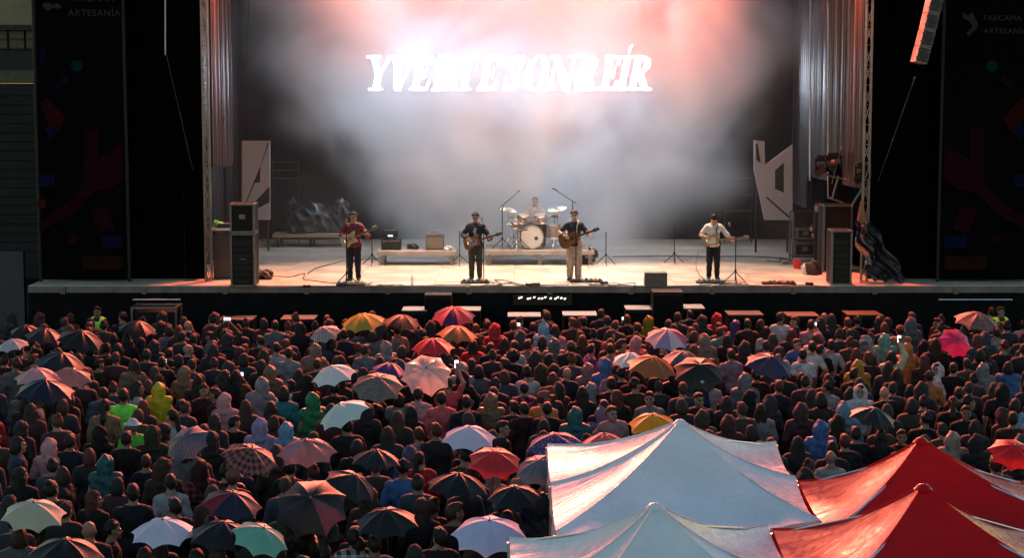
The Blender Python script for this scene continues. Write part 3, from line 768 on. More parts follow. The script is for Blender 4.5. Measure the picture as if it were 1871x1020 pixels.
# microphone and instrument stands, risers, amplifiers
def tripod(loc, h, label, name='boom_stand', mic=None, group=None, boom=None, flat=False):
    e = empty(name, loc, label=label, cat='stand', group=group)
    m = MB(); m.cyl((0, 0, .05), (0, 0, h), .014, n=8); m.obj('pole', M_DARKPAINT, e)
    if flat:
        m = MB(); m.lathe([(0, .03), (.12, .025), (.13, .01), (.13, 0)], n=16); m.obj('base', M_DARKPAINT, e, smooth=True)
    else:
        for k in range(3):
            a = R(30 + 120 * k); m = MB(); m.cyl((0, 0, .3), (.32 * math.cos(a), .32 * math.sin(a), .015), .012, n=6); m.obj('leg', M_DARKPAINT, e)
        m = MB(); m.cyl((0, 0, .26), (0, 0, .34), .03); m.obj('hub', M_DARKPAINT, e)
    if boom:
        m = MB(); m.cyl((-boom[0] * .2, -boom[1] * .2, h - boom[2] * .2), (boom[0], boom[1], h + boom[2]), .012, n=6); m.obj('boom', M_DARKPAINT, e)
        tip = V(boom[0], boom[1], h + boom[2])
    else: tip = V(0, 0, h)
    if mic is not None:
        dmic = Vector(mic).normalized()
        m = MB(); m.cyl(tip - dmic * .12, tip + dmic * .02, .013, .018, n=8); m.obj('microphone', M_DARKPAINT, e)
        m = MB(); m.lathe([(.016, 0), (.028, .02), (.03, .045), (.018, .065), (0, .07)], tip + dmic * .02, dmic, 10); m.obj('grille', M_CHROME, e, smooth=True)
    return e
for (px, py, ph), lb in zip(((680, 485, 66), (840, 485, 66), (1107, 485, 64), (1232, 482, 70)), ('beside the amplifier riser, behind the guitarist in maroon', 'between the amplifier riser and guitarist in denim', 'beside the drum riser, empty', 'standing alone behind the small wedge monitor')):
    tripod(onstage(px, py), ph * mpp(48.5), 'dark folding tripod stand ' + lb, 'tripod_stand', group='empty tripod stands')
def riser(px0, px1, py, depth, h, label, legs=3):
    a, b = onstage(px0, py), onstage(px1, py); w = b.x - a.x
    e = empty('stage_riser', ((a.x + b.x) / 2, a.y + depth / 2, STAGE_Z), label=label, cat='riser', group='low risers on the stage')
    m = MB(); m.box((0, 0, h - .06), (w, depth, .12), bev=.01); m.obj('deck', mat('riser_ply', (.27, .235, .20), .6, noise=.2, scale=3, bump=.1), e)
    for i in range(legs):
        for y in (-1, 1):
            x = (i / (legs - 1) - .5) * (w - .25); l = MB(); l.box((x, y * (depth / 2 - .08), (h - .12) / 2), (.1, .08, h - .125)); l.box((x, y * (depth / 2 - .08), h - .2), (.2, .06, .06)); l.obj('leg', M_STEEL, e)
    return e, w
r1, w1 = riser(690, 833, 485, 1.2, .4, 'low wooden riser carrying amplifiers between the two guitarists', 2)
r2, w2 = riser(886, 1086, 485, 2.0, .42, 'low wooden riser under the drum kit', 3)
t1 = r1.location + V(0, 0, .402)
def amp(loc, w, d, h, label, grille_col, knobs=True, name='amplifier'):
    e = empty(name, loc, label=label, cat='amplifier')
    m = MB(); m.box((0, 0, h / 2), (w, d, h), bev=.02); m.obj('cabinet', M_PLY if grille_col[0] < .1 else mat('tolex', (.12, .09, .07), .6), e)
    m = MB(); m.box((0, -d / 2 - .004, h * .42), (w * .88, .012, h * .66), bev=.003); m.obj('grille', mat('grille_%d' % int(grille_col[0] * 100), grille_col, .8, noise=.2, scale=40), e)
    m = MB(); m.box((0, -d / 2 - .004, h * .87), (w * .88, .012, h * .14)); m.obj('control_panel', M_STEEL, e)
    m = MB(); m.tube([(-w * .2, 0, h), (-w * .18, 0, h + .03), (w * .18, 0, h + .03), (w * .2, 0, h)], .012); m.obj('handle', M_RUBBER, e)
    if knobs:
        for k in range(5): m = MB(); m.cyl((-w * .3 + k * w * .15, -d / 2 - .03, h * .87), (-w * .3 + k * w * .15, -d / 2, h * .87), .014, n=8); m.obj('knob', M_RUBBER, e)
    return e
xa = lambda px: onstage(px, 470).x - r1.location.x
amp(t1 + V(xa(723), 0, 0), .56, .4, .30, 'wide dark amplifier on the riser beneath a glowing unit', (.012, .012, .012))
e = empty('effects_unit', t1 + V(xa(722), .02, .334), label='small rack unit with blue lit display on the wide dark amplifier', cat='audio unit')
m = MB(); m.box((0, 0, .11), (.42, .3, .21), bev=.012); m.obj('body', M_DARKPAINT, e)
m = MB(); m.box((0, -.156, .07), (.14, .01, .05)); m.obj('display', emit('blue_display', (.35, .6, 1.), .9), e)
for k in range(6): m = MB(); m.cyl((-.15 + k * .06, -.18, .16), (-.15 + k * .06, -.15, .16), .014, n=8); m.obj('knob', M_STEEL, e)
amp(t1 + V(xa(800), 0, 0), .52, .32, .46, 'tan fronted amplifier standing alone on the low riser', (.20, .15, .11))
crumple('cable_heap', t1 + V(xa(760), .1, 0), (.16, .15, .1), 'small heap of leads between the two amplifiers', 'cables', M_RUBBER, .02, 8, amp=.03, fr=24)
crumple('white_cloth', t1 + V(xa(824), -.1, 0), (.13, .2, .08), 'crumpled pale cloth beside the tan fronted amplifier', 'cloth', M_WHITE, .02, 9, amp=.03, fr=14)

# wedge monitor, pedal boards, bottle, leads at the stage edge
def wedge(px, py, w, h, label, rot=0):
    p = onstage(px, py); e = empty('wedge_monitor', p + V(0, .25, 0), (0, 0, rot), label, 'loudspeaker')
    M_ = Matrix(((0, 0, 1, 0), (1, 0, 0, 0), (0, 1, 0, 0), (0, 0, 0, 1)))
    m = MB(); m.prism([(-.24, 0), (.24, 0), (.24, h * .55), (.05, h), (-.24, h * .98)], -w / 2, w / 2, M_); m.obj('cabinet', mat('worn_black', (.05, .042, .038), .55, noise=.3), e)
    m = MB(); m.box((0, -.245, h * .5), (w * .9, .012, h * .8), bev=.004); m.obj('grille', mat('brown_grille', (.10, .08, .07), .7, noise=.2, scale=30), e)
    return e
wedge(1199, 524, 40 * mpp(45.3), 25 * mpp(45.3), 'small wedge monitor standing alone on the stage edge')
wedge(1525, 528, .1, .1, 'tiny dark stage box on the deck edge by the rack case') if False else None
def pedals(px, py, n, label, seed):
    q = random.Random(seed); p = onstage(px, py)
    e = empty('pedal_board', p + V(0, .2, 0), label=label, cat='pedal board', group='pedal boards along the stage edge')
    w = n * .115 + .06
    m = MB(); m.box((0, 0, .025), (w, .3, .04), rot=(R(4), 0, 0), bev=.008); m.obj('board', M_DARKPAINT, e)
    cols = [(.3, .05, .03), (.08, .08, .1), (.45, .42, .4), (.05, .12, .25), (.5, .3, .05), (.03, .2, .12)]
    for k in range(n):
        for r_ in (-.07, .07):
            if q.random() < .25: continue
            c = q.choice(cols); x = -w / 2 + .09 + k * .115
            m = MB(); m.box((x, r_, .07), (.08, .11, .05), bev=.006); o = m.obj('pedal', mat('pedal_%d' % int(c[0] * 100), c, .4), e)
            m = MB(); m.cyl((x, r_ - .03, .095), (x, r_ - .03, .108), .012, n=8); m.obj('switch', M_CHROME, o)
for i, (px, py, n, lb) in enumerate(((640, 523, 6, 'small pedal board at the feet of the guitarist in maroon'), (868, 519, 6, 'wide pedal board at the feet of the guitarist in denim'), (1072, 517, 7, 'long pedal board at the feet of the singer with acoustic guitar'), (1300, 519, 6, 'pedal board at the feet of the bass player'), (1425, 521, 7, 'long dark pedal board near the wing, nobody behind it'))):
    pedals(px, py, n, lb, i)
p = onstage(753, 521); bo = empty('water_bottle', p, label='clear water bottle standing alone on the stage edge', cat='bottle')
mg, nt_, b_ = new_mat('clear_plastic'); b_.inputs['Base Color'].default_value = (.8, .85, .85, 1); b_.inputs['Transmission Weight'].default_value = .7; b_.inputs['Roughness'].default_value = .15; b_.inputs['IOR'].default_value = 1.1
m = MB(); m.lathe([(0, 0), (.035, 0), (.036, .17), (.02, .22), (.014, .25)], n=12); m.obj('body', mg, bo, smooth=True)
m = MB(); m.cyl((0, 0, .25), (0, 0, .275), .016); m.obj('cap', M_WHITE, bo)
def lead(pts, label, r=.011, seed=0):
    q = random.Random(seed); P = [onstage(*p) + V(0, 0, .015) for p in pts]; out = []
    for a, b in zip(P, P[1:]):
        for t in range(6):
            u = t / 6; out.append(a.lerp(b, u) + V(q.uniform(-.03, .03), q.uniform(-.06, .06), q.uniform(0, .012)))
    out.append(P[-1])
    for _ in range(2):
        out = [out[0]] + [(out[i - 1] + out[i] * 2 + out[i + 1]) / 4 for i in range(1, len(out) - 1)] + [out[-1]]
    m = MB(); m.tube(out, r, 6); return tag(m.obj('stage_lead', M_RUBBER, smooth='all'), label, 'cable', 'black leads lying on the stage')
lead([(495, 505), (530, 508), (560, 500), (550, 512), (600, 518), (640, 521)], 'black lead curling from cable heap to guitarist in maroon', seed=1)
lead([(560, 503), (575, 492), (610, 482), (640, 476), (690, 475)], 'black lead running back toward the amplifier riser', seed=2)
lead([(470, 530), (560, 525), (640, 526), (720, 524), (800, 523), (860, 521)], 'long black lead along the stage edge between both guitarists', seed=3)
lead([(860, 524), (920, 522), (900, 512), (925, 514), (960, 524), (1040, 521)], 'black lead looped beside the guitarist in denim', seed=4)
lead([(1075, 523), (1140, 522), (1180, 526), (1260, 525), (1300, 521)], 'long black lead behind the small wedge monitor', seed=5)
lead([(1300, 524), (1360, 522), (1400, 525), (1470, 522), (1510, 526)], 'black lead from bass pedal board toward the wing', seed=6)
lead([(1120, 470), (1200, 469), (1300, 470), (1380, 470), (1440, 474)], 'straight black lead across the rear of the deck', seed=7, r=.015)
lead([(1275, 460), (1273, 478), (1271, 494), (1280, 507), (1296, 516)], 'thin lead hanging down near the bass player', seed=8, r=.006)
lead([(1400, 478), (1430, 480), (1420, 474), (1450, 476), (1425, 484), (1460, 482)], 'tangled black lead beside the open rack', seed=9)
for j, (px, who) in enumerate(((640, 'the guitarist in maroon'), (880, 'the guitarist in denim'), (1060, 'the singer'), (1310, 'the bass player'))):
    for k in range(3):
        qq = random.Random(j * 9 + k); x0 = px + qq.uniform(-30, 30)
        lead([(x0 + qq.uniform(-14, 14) + 13 * i, 522 + qq.uniform(-5, 4)) for i in range(5 + k)], ('short curled lead', 'looped thin lead', 'longer tangled lead')[k] + ' on the deck edge by ' + who, r=.009, seed=40 + j * 5 + k)
for i, (px, py) in enumerate(((967, 524), (980, 523), (1104, 520), (1480, 522), (560, 527))):
    m = MB(); m.box((0, 0, .035), (.2, .12, .06), bev=.01); m.cyl((-.06, 0, .06), (-.06, 0, .08), .015); m.cyl((.05, 0, .06), (.05, 0, .08), .015)
    tag(m.obj('stage_box', M_DARKPAINT, loc=onstage(px, py) + V(0, .1, 0)), ('small dark stage box between denim guitarist and singer', 'second small dark stage box between denim guitarist and singer', 'small dark stage box beside the long pedal board of the singer', 'small dark stage box on the edge near the rack case', 'small dark stage box on the edge beside the cable heap')[i], 'stage box')

# ------------------------------------------------------------------ pit before the stage: loudspeakers and cases
def sub(px, py, wpx, z, d, label, top=None, hh=None, depth=.8):
    c = at_depth(px, py, d); w = wpx * mpp(d); h = hh or z
    e = empty('pit_loudspeaker', (c.x, d + depth / 2, 0), label=label, cat='loudspeaker', group='loudspeakers in the pit before the stage')
    m = MB(); m.box((0, 0, h / 2), (w, depth, h - .004), bev=.015); m.obj('cabinet', M_PLY, e)
    m = MB(); m.box((0, -depth / 2 - .006, h / 2), (w * .92, .014, h * .9), bev=.004); m.obj('grille', mat('pit_grille', (.004, .004, .0045), .8, spec=.1, noise=.2, scale=30), e)
    if top:
        m = MB(); m.box((0, 0, h + .012), (w * 1.02, depth * 1.02, .024), bev=.006); m.obj('lit_top', top, e)
    return e
T_LITPALE = mat('pale_top_light', (.34, .29, .27), .5, noise=.12, scale=4); T_LITBROWN = mat('brown_top_light', (.10, .06, .04), .5, noise=.2, scale=4)  # light caught by the black cases' tops, put into the colour
def topz(py, d): return at_depth(0, py, d).z
pit = [(430, 586, 62, T_LITBROWN, 'pit loudspeaker with lit top painted brown before raised hands with a phone'), (543, 585, 62, T_LITBROWN, 'pit loudspeaker with lit top painted brown beside the chequered umbrella'), (757, 569, 46, T_LITPALE, 'pit loudspeaker with lit top painted pale behind the orange brown umbrella'), (858, 569, 40, T_LITPALE, 'pit loudspeaker with lit top painted pale behind the red and purple umbrella'),
       (958, 580, 60, T_LITPALE, 'pit loudspeaker with lit top painted pale behind the blue pointed hood'), (1060, 578, 62, T_LITPALE, 'pit loudspeaker with lit top painted pale between blue pointed hood and mustard hood'), (1170, 567, 52, T_LITPALE, 'pit loudspeaker with lit top painted pale behind the mustard hood'), (1268, 565, 40, T_LITPALE, 'pit loudspeaker with lit top painted pale behind the pink and violet umbrella'),
       (1363, 577, 64, T_LITBROWN, 'pit loudspeaker with lit top painted brown behind the purple hood'), (1468, 579, 58, T_LITBROWN, 'pit loudspeaker with lit top painted brown before a phone held up'), (1580, 577, 62, T_LITBROWN, 'pit loudspeaker with lit top painted brown toward the far guard')]
for px, py, w, top, lb in pit:
    d = 43.3 if py > 572 else 43.9
    sub(px, py, w, 0, d, lb, top, hh=topz(py, d))
sub(1221, 535, 56, 0, 43.6, 'tall black loudspeaker stack rising between two with lit tops painted pale', hh=topz(534, 43.6))
sub(800, 540, 50, 0, 44.0, 'tall black loudspeaker behind the red and purple umbrella', hh=topz(539, 44.0), depth=.6)
# trolley of metal frame near the guard
d = 43.2; a, b = at_depth(238, 562, d), at_depth(323, 562, d); w = b.x - a.x; h = a.z
e = empty('equipment_trolley', ((a.x + b.x) / 2, d + .4, 0), label='black cased metal frame trolley in the pit near the guard', cat='trolley')
m = MB(); m.box((0, 0, h * .5), (w - .14, .66, h * .86), bev=.01); m.obj('case', M_PLY, e)
for x in (-1, 1):
    for y in (-1, 1): m = MB(); m.box((x * (w / 2 - .03), y * .37, h / 2), (.05, .05, h - .06)); m.obj('post', M_STEEL, e)
for z in (h - .02, h * .42):
    for y in (-1, 1): m = MB(); m.box((0, y * .37, z), (w - .01, .056, .05)); m.obj('rail', M_STEEL, e)
    for x in (-1, 1): m = MB(); m.box((x * (w / 2 - .03), 0, z), (.056, .68, .05)); m.obj('rail', M_STEEL, e)
# ------------------------------------------------------------------ overhead truss and lamps of the stage
for y, z, lb in ((49.0, 11.9, 'overhead lighting truss above the band'), (54.5, 11.9, 'overhead lighting truss above the glowing title')):
    m = MB(); truss(m, (SL, y, z), (SR, y, z), .35, .028, .6); tag(m.obj('lighting_truss', M_TRUSS), lb, 'truss', 'overhead lighting trusses')
LAMPS = []
CX = (SL + SR) / 2
def lamp(x, y, z, target, power, col, spot, blend, i, what, radius=.12):
    moving_head('stage_light', (x, y, z - .4), None, what, 'stage lights on the overhead trusses', power=power * .7, col=col, spot=spot, blend=blend, target=target, lens=emit('lens_%s' % what.split()[0], col, 6.), radius=radius)
WH = ('over the person in maroon', 'over the person in denim', 'over the singer', 'over the bass player')
# warm white wash straight down on the deck
for i, x in enumerate((-4.6, -1.6, 1.4, 4.3)):
    lamp(x + CX - .2, 49.0, 11.9, (x + CX - .2, 47.4, STAGE_Z), 2600, (1., .71, .54), 60, .7, i, 'warm white wash light on the truss ' + WH[i])
# salmon lamps thrown at the crowd
for i, x in enumerate((-6.6, -3.4, 3.6, 7.0)):
    lamp(x + CX, 49.0, 11.9, (x * .9 + CX, 30, 1.), 8000, (1., .19, .11), 75, .6, i, 'salmon flood light aimed at the crowd ' + ('beside the tower by the cases', 'between the maroon and denim players', 'between singer and bass player', 'beside the tower by the curtains')[i], radius=.3)
# orange flooding the smoke from above
for i, x in enumerate((-4.6, -1.0, 2.2, 4.9)):
    lamp(x + CX, 54.5, 11.9, (x * .9 + CX, 49.5, 8.8), 1700, (1., .19, .085), 95, 1., i, 'orange flood light on the truss above the title, ' + ('over letter Y', 'over letter T', 'over letter N', 'over the last R')[i])
# white beams coming down through the smoke
for i, (px, tx) in enumerate(((632, 610), (812, 835), (985, 975), (1240, 1265))):
    a = at_depth(px, -30, 54.5); b = at_depth(tx, 400, 54.0)
    lamp(a.x, 54.5, 11.9, b, 240, (1., .80, .72), 15, .9, i, 'white beam light on the truss above the title, ' + ('near letter Y', 'near letter R', 'near letter O', 'near the last R')[i], radius=.05)
# cool white floods turned on the smoke before the screen
for i, x in enumerate((-4.2, 4.2)):
    lamp(x + .3, 54.5, 11.9, (x * .8 + .3, 56.0, 5), 300, (.72, .83, 1.), 95, .9, i, 'cool white flood light over the title ' + ('beside the first word', 'beside the last word')[i])
lamp(CX + .4, 49.0, 11.9, (.7, 49.95, 3.75), 2600, (1., .88, .80), 9, .8, 9, 'narrow white spot light added on the truss to brighten the drummer')  # extra lamp added only to brighten the drummer
# red lamps added out of view to redden the two towers and wings
for i, (x, t) in enumerate(((SL + .9, SL), (SR - .9, SR))):
    lamp(x, 47.6, 12.2, (t, 46.2, 5.), 5000, (1., .14, .06), 50, .7, i, 'red flood light, added unseen, grazing ' + ('the tower by the cases', 'the tower by the curtains')[i])
# ------------------------------------------------------------------ people: one continuous body, clothes and hair over it
M_SKIN = tint_mat('skin', .5, 'skin')
M_EYE = mat('eye_dark', (.02, .015, .012), .3); M_LIP = mat('lip', (.30, .10, .09), .5)
M_CLOTH = tint_mat('cloth', .8)
M_RAIN = tint_mat('raincoat', .38, 'rain', translucent=.28)
M_HAIR = tint_mat('hair', .58, 'hair')
M_SHOE = mat('shoe', (.02, .02, .022), .6)
v3 = lambda *a: np.array(a, float)
def mirror(p): return v3(-p[0], p[1], p[2])
BASE = dict(dz=0., hip=(.09, 0, .92), knee=(.10, .02, .50), ank=(.105, -.01, .09), toe=(.02, .16), sh=(.18, -.005, 1.385),
            elR=(.245, -.04, 1.13), wrR=(.245, .05, .90), elL=(-.245, -.04, 1.13), wrL=(-.245, .05, .90),
            neck=(0, -.005, 1.46), head=(0, .02, 1.615), hp=0., curlR=.5, curlL=.5, handR=(0, .15, -1), handL=(0, .15, -1), palmR=(-1, 0, 0), palmL=(1, 0, 0))
def pose(**kw):
    d = dict(BASE); d.update(kw); return d
def joints(P):
    J = {k: (v3(*v) if isinstance(v, tuple) and len(v) == 3 else v) for k, v in P.items()}
    up = v3(0, 0, P['dz'])
    for s in ('sh', 'elR', 'wrR', 'elL', 'wrL', 'neck', 'head'): J[s] = J[s] + up
    if 'legs' in P:
        for k, a in P['legs'].items(): J[k] = v3(*a)
    else:
        for k in ('hip', 'knee', 'ank'): J[k + 'R'] = J[k]; J[k + 'L'] = mirror(J[k])
    J['shR'] = J['sh']; J['shL'] = mirror(J['sh']); J['up'] = up
    J['lean'] = v3(*P.get('lean', (0, 0, 0)))
    for s in ('shR', 'shL'): J[s] = J[s] + J['lean']
    return J
def head_matrix(P): return np.array((Euler((-P['hp'], 0, 0)).to_matrix() @ Euler((0, 0, P.get('hy', 0))).to_matrix()))
def torso(S, J, inf=0., k=.05):
    u = J['up']; l = J['lean']; f = inf
    S.ell(v3(0, -.005, .95) + u, (.165 + f, .118 + f, .125 + f), k=k)
    S.ell(v3(0, 0, 1.10) + u + l * .35, (.142 + f, .10 + f, .14 + f), k=k)
    S.ell(v3(0, -.005, 1.28) + u + l * .8, (.172 + f, .115 + f, .165 + f), k=k)
    sc_ = v3(.80, 1, 1)
    S.cap(J['shL'] * sc_ - v3(0, 0, .015), J['shR'] * sc_ - v3(0, 0, .015), .068 + f, k=k)
    for s_ in ('shL', 'shR'): S.cap(J[s_] * v3(.75, 1, 1) + v3(0, -.01, .012), v3(0, -.015, 1.475) + u + l, .05 + f * .8, .05 + f * .6, k=k)
    S.cap(v3(0, -.02, 1.40) + u + l, v3(0, -.012, 1.47) + u + l * 1.1, .075 + f * .6, .055 + f * .3, k=k)
def arm(S, J, side, inf=0., upto=1., k=.03):
    s, e, w = J['sh' + side], J['el' + side], J['wr' + side]
    if upto < .5:
        S.cap(s, s + (e - s) * upto * 2, .056 + inf, .048 + inf * 1.5, k=k); return
    S.cap(s, e, .056 + inf, .043 + inf, k=k); S.cap(e, e + (w - e) * min(1, (upto - .5) * 2), .042 + inf, .03 + inf * .9, k=k)
def hand(S, J, P, side):
    w = J['wr' + side]; d = v3(*P['hand' + side]); d /= np.linalg.norm(d)
    n = v3(*P['palm' + side]); n = n - d * (n @ d); n /= np.linalg.norm(n); t = np.cross(d, n) * (1 if side == 'R' else -1)
    c = P['curl' + side]
    S.cap(w, w + d * .03, .027, .028, k=.02)
    S.ell(w + d * .055, (.042, .018, .045), np.stack([t, n, d], 1), k=.015)
    for i, L in enumerate((.066, .076, .072, .056)):
        b = w + d * .092 + t * (.030 - .02 * i)
        d1 = d * math.cos(c) + n * math.sin(c); d2 = d * math.cos(2.2 * c) + n * math.sin(2.2 * c)
        S.cap(b - d * .02, b + d1 * L * .55, .0105, .0095, k=.006); S.cap(b + d1 * L * .55, b + d1 * L * .55 + d2 * L * .5, .0095, .008, k=.006)
    b = w + d * .035 + t * .032; dt = d * .6 + t * .75 + n * (.35 + .5 * c); dt /= np.linalg.norm(dt); d2 = d * .8 + n * (.3 + c); d2 /= np.linalg.norm(d2)
    S.cap(b, b + dt * .04, .013, .0115, k=.008); S.cap(b + dt * .04, b + dt * .04 + d2 * .035, .0115, .009, k=.006)
def head(S, P, J, inf=0.):
    H = head_matrix(P); c = J['head']; T = lambda x, y, z: c + H @ v3(x, y, z)
    S.cap(J['neck'] + J['lean'] - v3(0, 0, .05), T(0, -.015, -.06), .057, .052, k=.02)
    S.ell(T(0, -.012, .025), (.077, .096, .098), H, k=.02)
    S.ell(T(0, .03, -.045), (.060, .066, .072), H, k=.03)
    S.cap(T(0, .075, -.098), T(0, .082, -.095), .016, k=.02)
    for s in (-1, 1):
        S.ell(T(s * .078, -.005, -.01), (.010, .02, .032), H, k=.008)
        S.ell(T(s * .033, .102, .008), (.02, .016, .011), H, k=.01, sub=True)
        S.cap(T(s * .048, .083, .028), T(s * .014, .092, .026), .008, k=.012)
        S.ell(T(s * .04, .062, -.035), (.022, .024, .02), H, k=.02)
    S.cap(T(0, .092, .012), T(0, .112, -.026), .008, .0135, k=.012)
    S.cap(T(-.02, .086, -.066), T(.02, .086, -.066), .009, k=.008)
    return T, H
def leg(S, J, side, inf=0., lower=1., k=.04):
    h, kn, a = J['hip' + side], J['knee' + side], J['ank' + side]
    S.cap(h + v3(0, 0, .02), kn, .088 + inf, .06 + inf, k=k); S.cap(kn, a, .057 + inf, .042 + inf * 1.3, k=k)
def lims(J, pad=.16):
    A = np.array([J[k] for k in ('shR', 'shL', 'elR', 'elL', 'wrR', 'wrL', 'head', 'hipR', 'hipL', 'kneeR', 'kneeL', 'ankR', 'ankL')])
    lo, hi = A.min(0) - pad, A.max(0) + pad; lo[2] = -.02; lo[1] -= .05; hi[1] += .12; hi[2] += .12
    return lo, hi
def feet(S, J, r=.045):
    for s in 'RL':
        a = J['ank' + s]; o = .03 if s == 'R' else -.03
        S.cap(a + v3(0, -.035, -.045), a + v3(o, .13, -.055), r, r * .8, k=.03); S.cap(a + v3(0, -.01, .03), a + v3(0, -.02, -.04), r * .95, k=.03)
def body_mesh(P, name='body', h=.0095):
    J = joints(P); S = SDF(*lims(J), h)
    torso(S, J)
    for s in 'RL': arm(S, J, s); hand(S, J, P, s); leg(S, J, s)
    feet(S, J, .04)
    T, H = head(S, P, J)
    def mf(C):
        L = (C - J['head']) @ H
        eye = (np.hypot(np.abs(L[:, 0]) - .033, L[:, 2] - .008) < .013) & (L[:, 1] > .06)
        brow = (np.abs(np.abs(L[:, 0]) - .033) < .02) & (np.abs(L[:, 2] - .03) < .005) & (L[:, 1] > .06)
        lip = (np.abs(L[:, 0]) < .022) & (np.abs(L[:, 2] + .066) < .008) & (L[:, 1] > .07)
        return np.where(eye | brow, 1, np.where(lip, 2, 0))
    S.cut(lambda x, y, z: -z + .002 + 0 * x + 0 * y)
    return S.mesh(name, [M_SKIN, M_EYE, M_LIP], mf)
def folds(amp, seed):
    q = random.Random(seed); a = [q.uniform(.7, 1.4) for _ in range(6)]
    return lambda x, y, z: amp * (np.sin(z * 34 * a[0] + x * 22 * a[1] + 2 * np.sin(x * 11 + y * 7)) * .5 + np.sin(x * 41 * a[2] - z * 27 * a[3] + y * 30) * .35 + np.sin(z * 13 * a[4] + 5 * x) * .4)
def top_mesh(P, kind='jacket', name='jacket', h=.015, seed=0, mt=None):
    J = joints(P); S = SDF(*lims(J, .22), h); u = P['dz']
    inf = {'jacket': .028, 'tee': .014, 'sweater': .022, 'raincoat': .038}[kind]
    torso(S, J, inf)
    hem = {'jacket': .84, 'tee': .86, 'sweater': .86, 'raincoat': .62}[kind] + u
    if kind == 'raincoat' and u > -.1: S.ell(v3(0, 0, .85), (.21, .165, .32), k=.08)
    elif u > -.1: S.ell(v3(0, 0, .92), (.17 + inf, .13 + inf, .12), k=.06)
    for s in 'RL': arm(S, J, s, inf * .8, .34 if kind == 'tee' else .97)
    if kind in ('jacket', 'raincoat'): S.cap(J['neck'] + J['lean'] + v3(0, -.02, -.03), J['neck'] + J['lean'] + v3(0, -.02, .015), .075, .078, k=.03)
    S.disp(folds(.010 if kind != 'tee' else .007, seed))
    ntop = J['neck'][2] + J['lean'][2] + (.03 if kind in ('jacket', 'raincoat') else .005)
    hy, hx = J['neck'][1] + J['lean'][1], J['neck'][0]
    S.cut(lambda x, y, z: np.maximum(hem - z, np.minimum(z - ntop, .10 - np.sqrt((x - hx) ** 2 + (y - hy) ** 2))) )
    return S.mesh(name, mt or M_CLOTH)
def trousers_mesh(P, name='trousers', wide=.02, seed=3, h=.016):
    J = joints(P); S = SDF(*lims(J), h); u = J['up']
    S.ell(v3(0, -.005, .95) + u, (.168 + wide * .6, .122 + wide * .6, .12), k=.05)
    for s in 'RL': leg(S, J, s, wide)
    S.disp(folds(.006, seed)); S.cut(lambda x, y, z: np.maximum(z - (1.02 + P['dz']), .07 - z) + 0 * x + 0 * y)
    return S.mesh(name, M_CLOTH)
def shoes_mesh(P, name='shoes'):
    J = joints(P); S = SDF((-.4, -.3, -.02), (.4, .8, .2), .014); feet(S, J, .05)
    S.cut(lambda x, y, z: -z + .001 + 0 * x + 0 * y); return S.mesh(name, M_SHOE)
# hair and hoods are made once about the head centre, then turned with the head
def hair_mesh(kind):
    S = SDF((-.24, -.30, -.62), (.24, .24, .26), .011)
    fr = lambda x, y, z: 0 * x + 0 * y + 0 * z
    if kind in ('short', 'cap', 'bun', 'long', 'bob', 'pony'):
        S.ell((0, -.018, .034), (.088, .108, .106), k=.02)
    if kind == 'short': S.ell((0, .045, .105), (.06, .05, .035), k=.03); S.ell((0, -.09, .0), (.06, .03, .07), k=.03)
    if kind == 'long': S.ell((0, -.075, -.10), (.105, .05, .16), k=.05); S.ell((0, -.095, -.27), (.11, .042, .16), k=.06); S.cap((-.085, -.01, -.02), (-.10, .0, -.24), .032, .03, k=.03); S.cap((.085, -.01, -.02), (.10, .0, -.24), .032, .03, k=.03)
    if kind == 'bob': S.ell((0, -.05, -.05), (.105, .085, .11), k=.05)
    if kind == 'bun': S.ell((0, -.085, .125), (.048, .046, .042), k=.02); S.ell((0, -.06, .02), (.082, .07, .09), k=.03)
    if kind == 'pony': S.ell((0, -.115, .05), (.03, .03, .03), k=.02); S.cap((0, -.12, .04), (0, -.15, -.18), .036, .045, k=.02); S.cap((0, -.15, -.18), (0, -.13, -.42), .04, .015, k=.02)
    if kind == 'curly':
        q = random.Random(4); S.ell((0, -.022, .042), (.086, .104, .100), k=.02)
        for _ in range(60):
            a, b = q.uniform(0, 6.28), q.uniform(-.3, 1.5); S.ell((.082 * math.cos(a) * math.cos(b), -.022 + .096 * math.sin(a) * math.cos(b), .045 + .096 * math.sin(b)), (.021,) * 3, k=.008)
    if kind == 'afro':
        q = random.Random(6); S.ell((0, -.03, .05), (.135, .14, .135), k=.02)
        for _ in range(90):
            a, b = q.uniform(0, 6.28), q.uniform(-.6, 1.5); S.ell((.13 * math.cos(a) * math.cos(b), -.03 + .135 * math.sin(a) * math.cos(b), .05 + .13 * math.sin(b)), (.024,) * 3, k=.008)
    amp = .004
    S.disp(lambda x, y, z: amp * np.sin(np.arctan2(x, -y + .02) * 26 + z * 18) + .003 * np.sin(x * 90 + z * 25))
    low = {'short': -.075, 'cap': -.07, 'curly': -.06, 'bun': -.075, 'pony': -.6}.get(kind, -.6)
    def cutf(x, y, z):
        face = np.minimum(y - (.052 if kind != 'curly' else .045), .074 - z + .1 * np.abs(x)) + 0 * x           # opening over the face
        if kind in ('long', 'bob'): face = np.minimum(np.minimum(y - .03, .065 - z), .085 - np.abs(x) + 0 * z)
        ear = np.minimum(np.minimum(.045 - z, np.abs(x) - .055), y + .035)
        r_ = face
        if kind in ('short', 'cap', 'curly', 'bun', 'pony'): r_ = np.maximum(r_, ear)
        if kind == 'bob': r_ = np.maximum(r_, -.13 - z)
        return np.maximum(np.maximum(r_, low - z), -10 + 0 * z)
    S.cut(cutf)
    return S.mesh('hair_' + kind, M_HAIR)
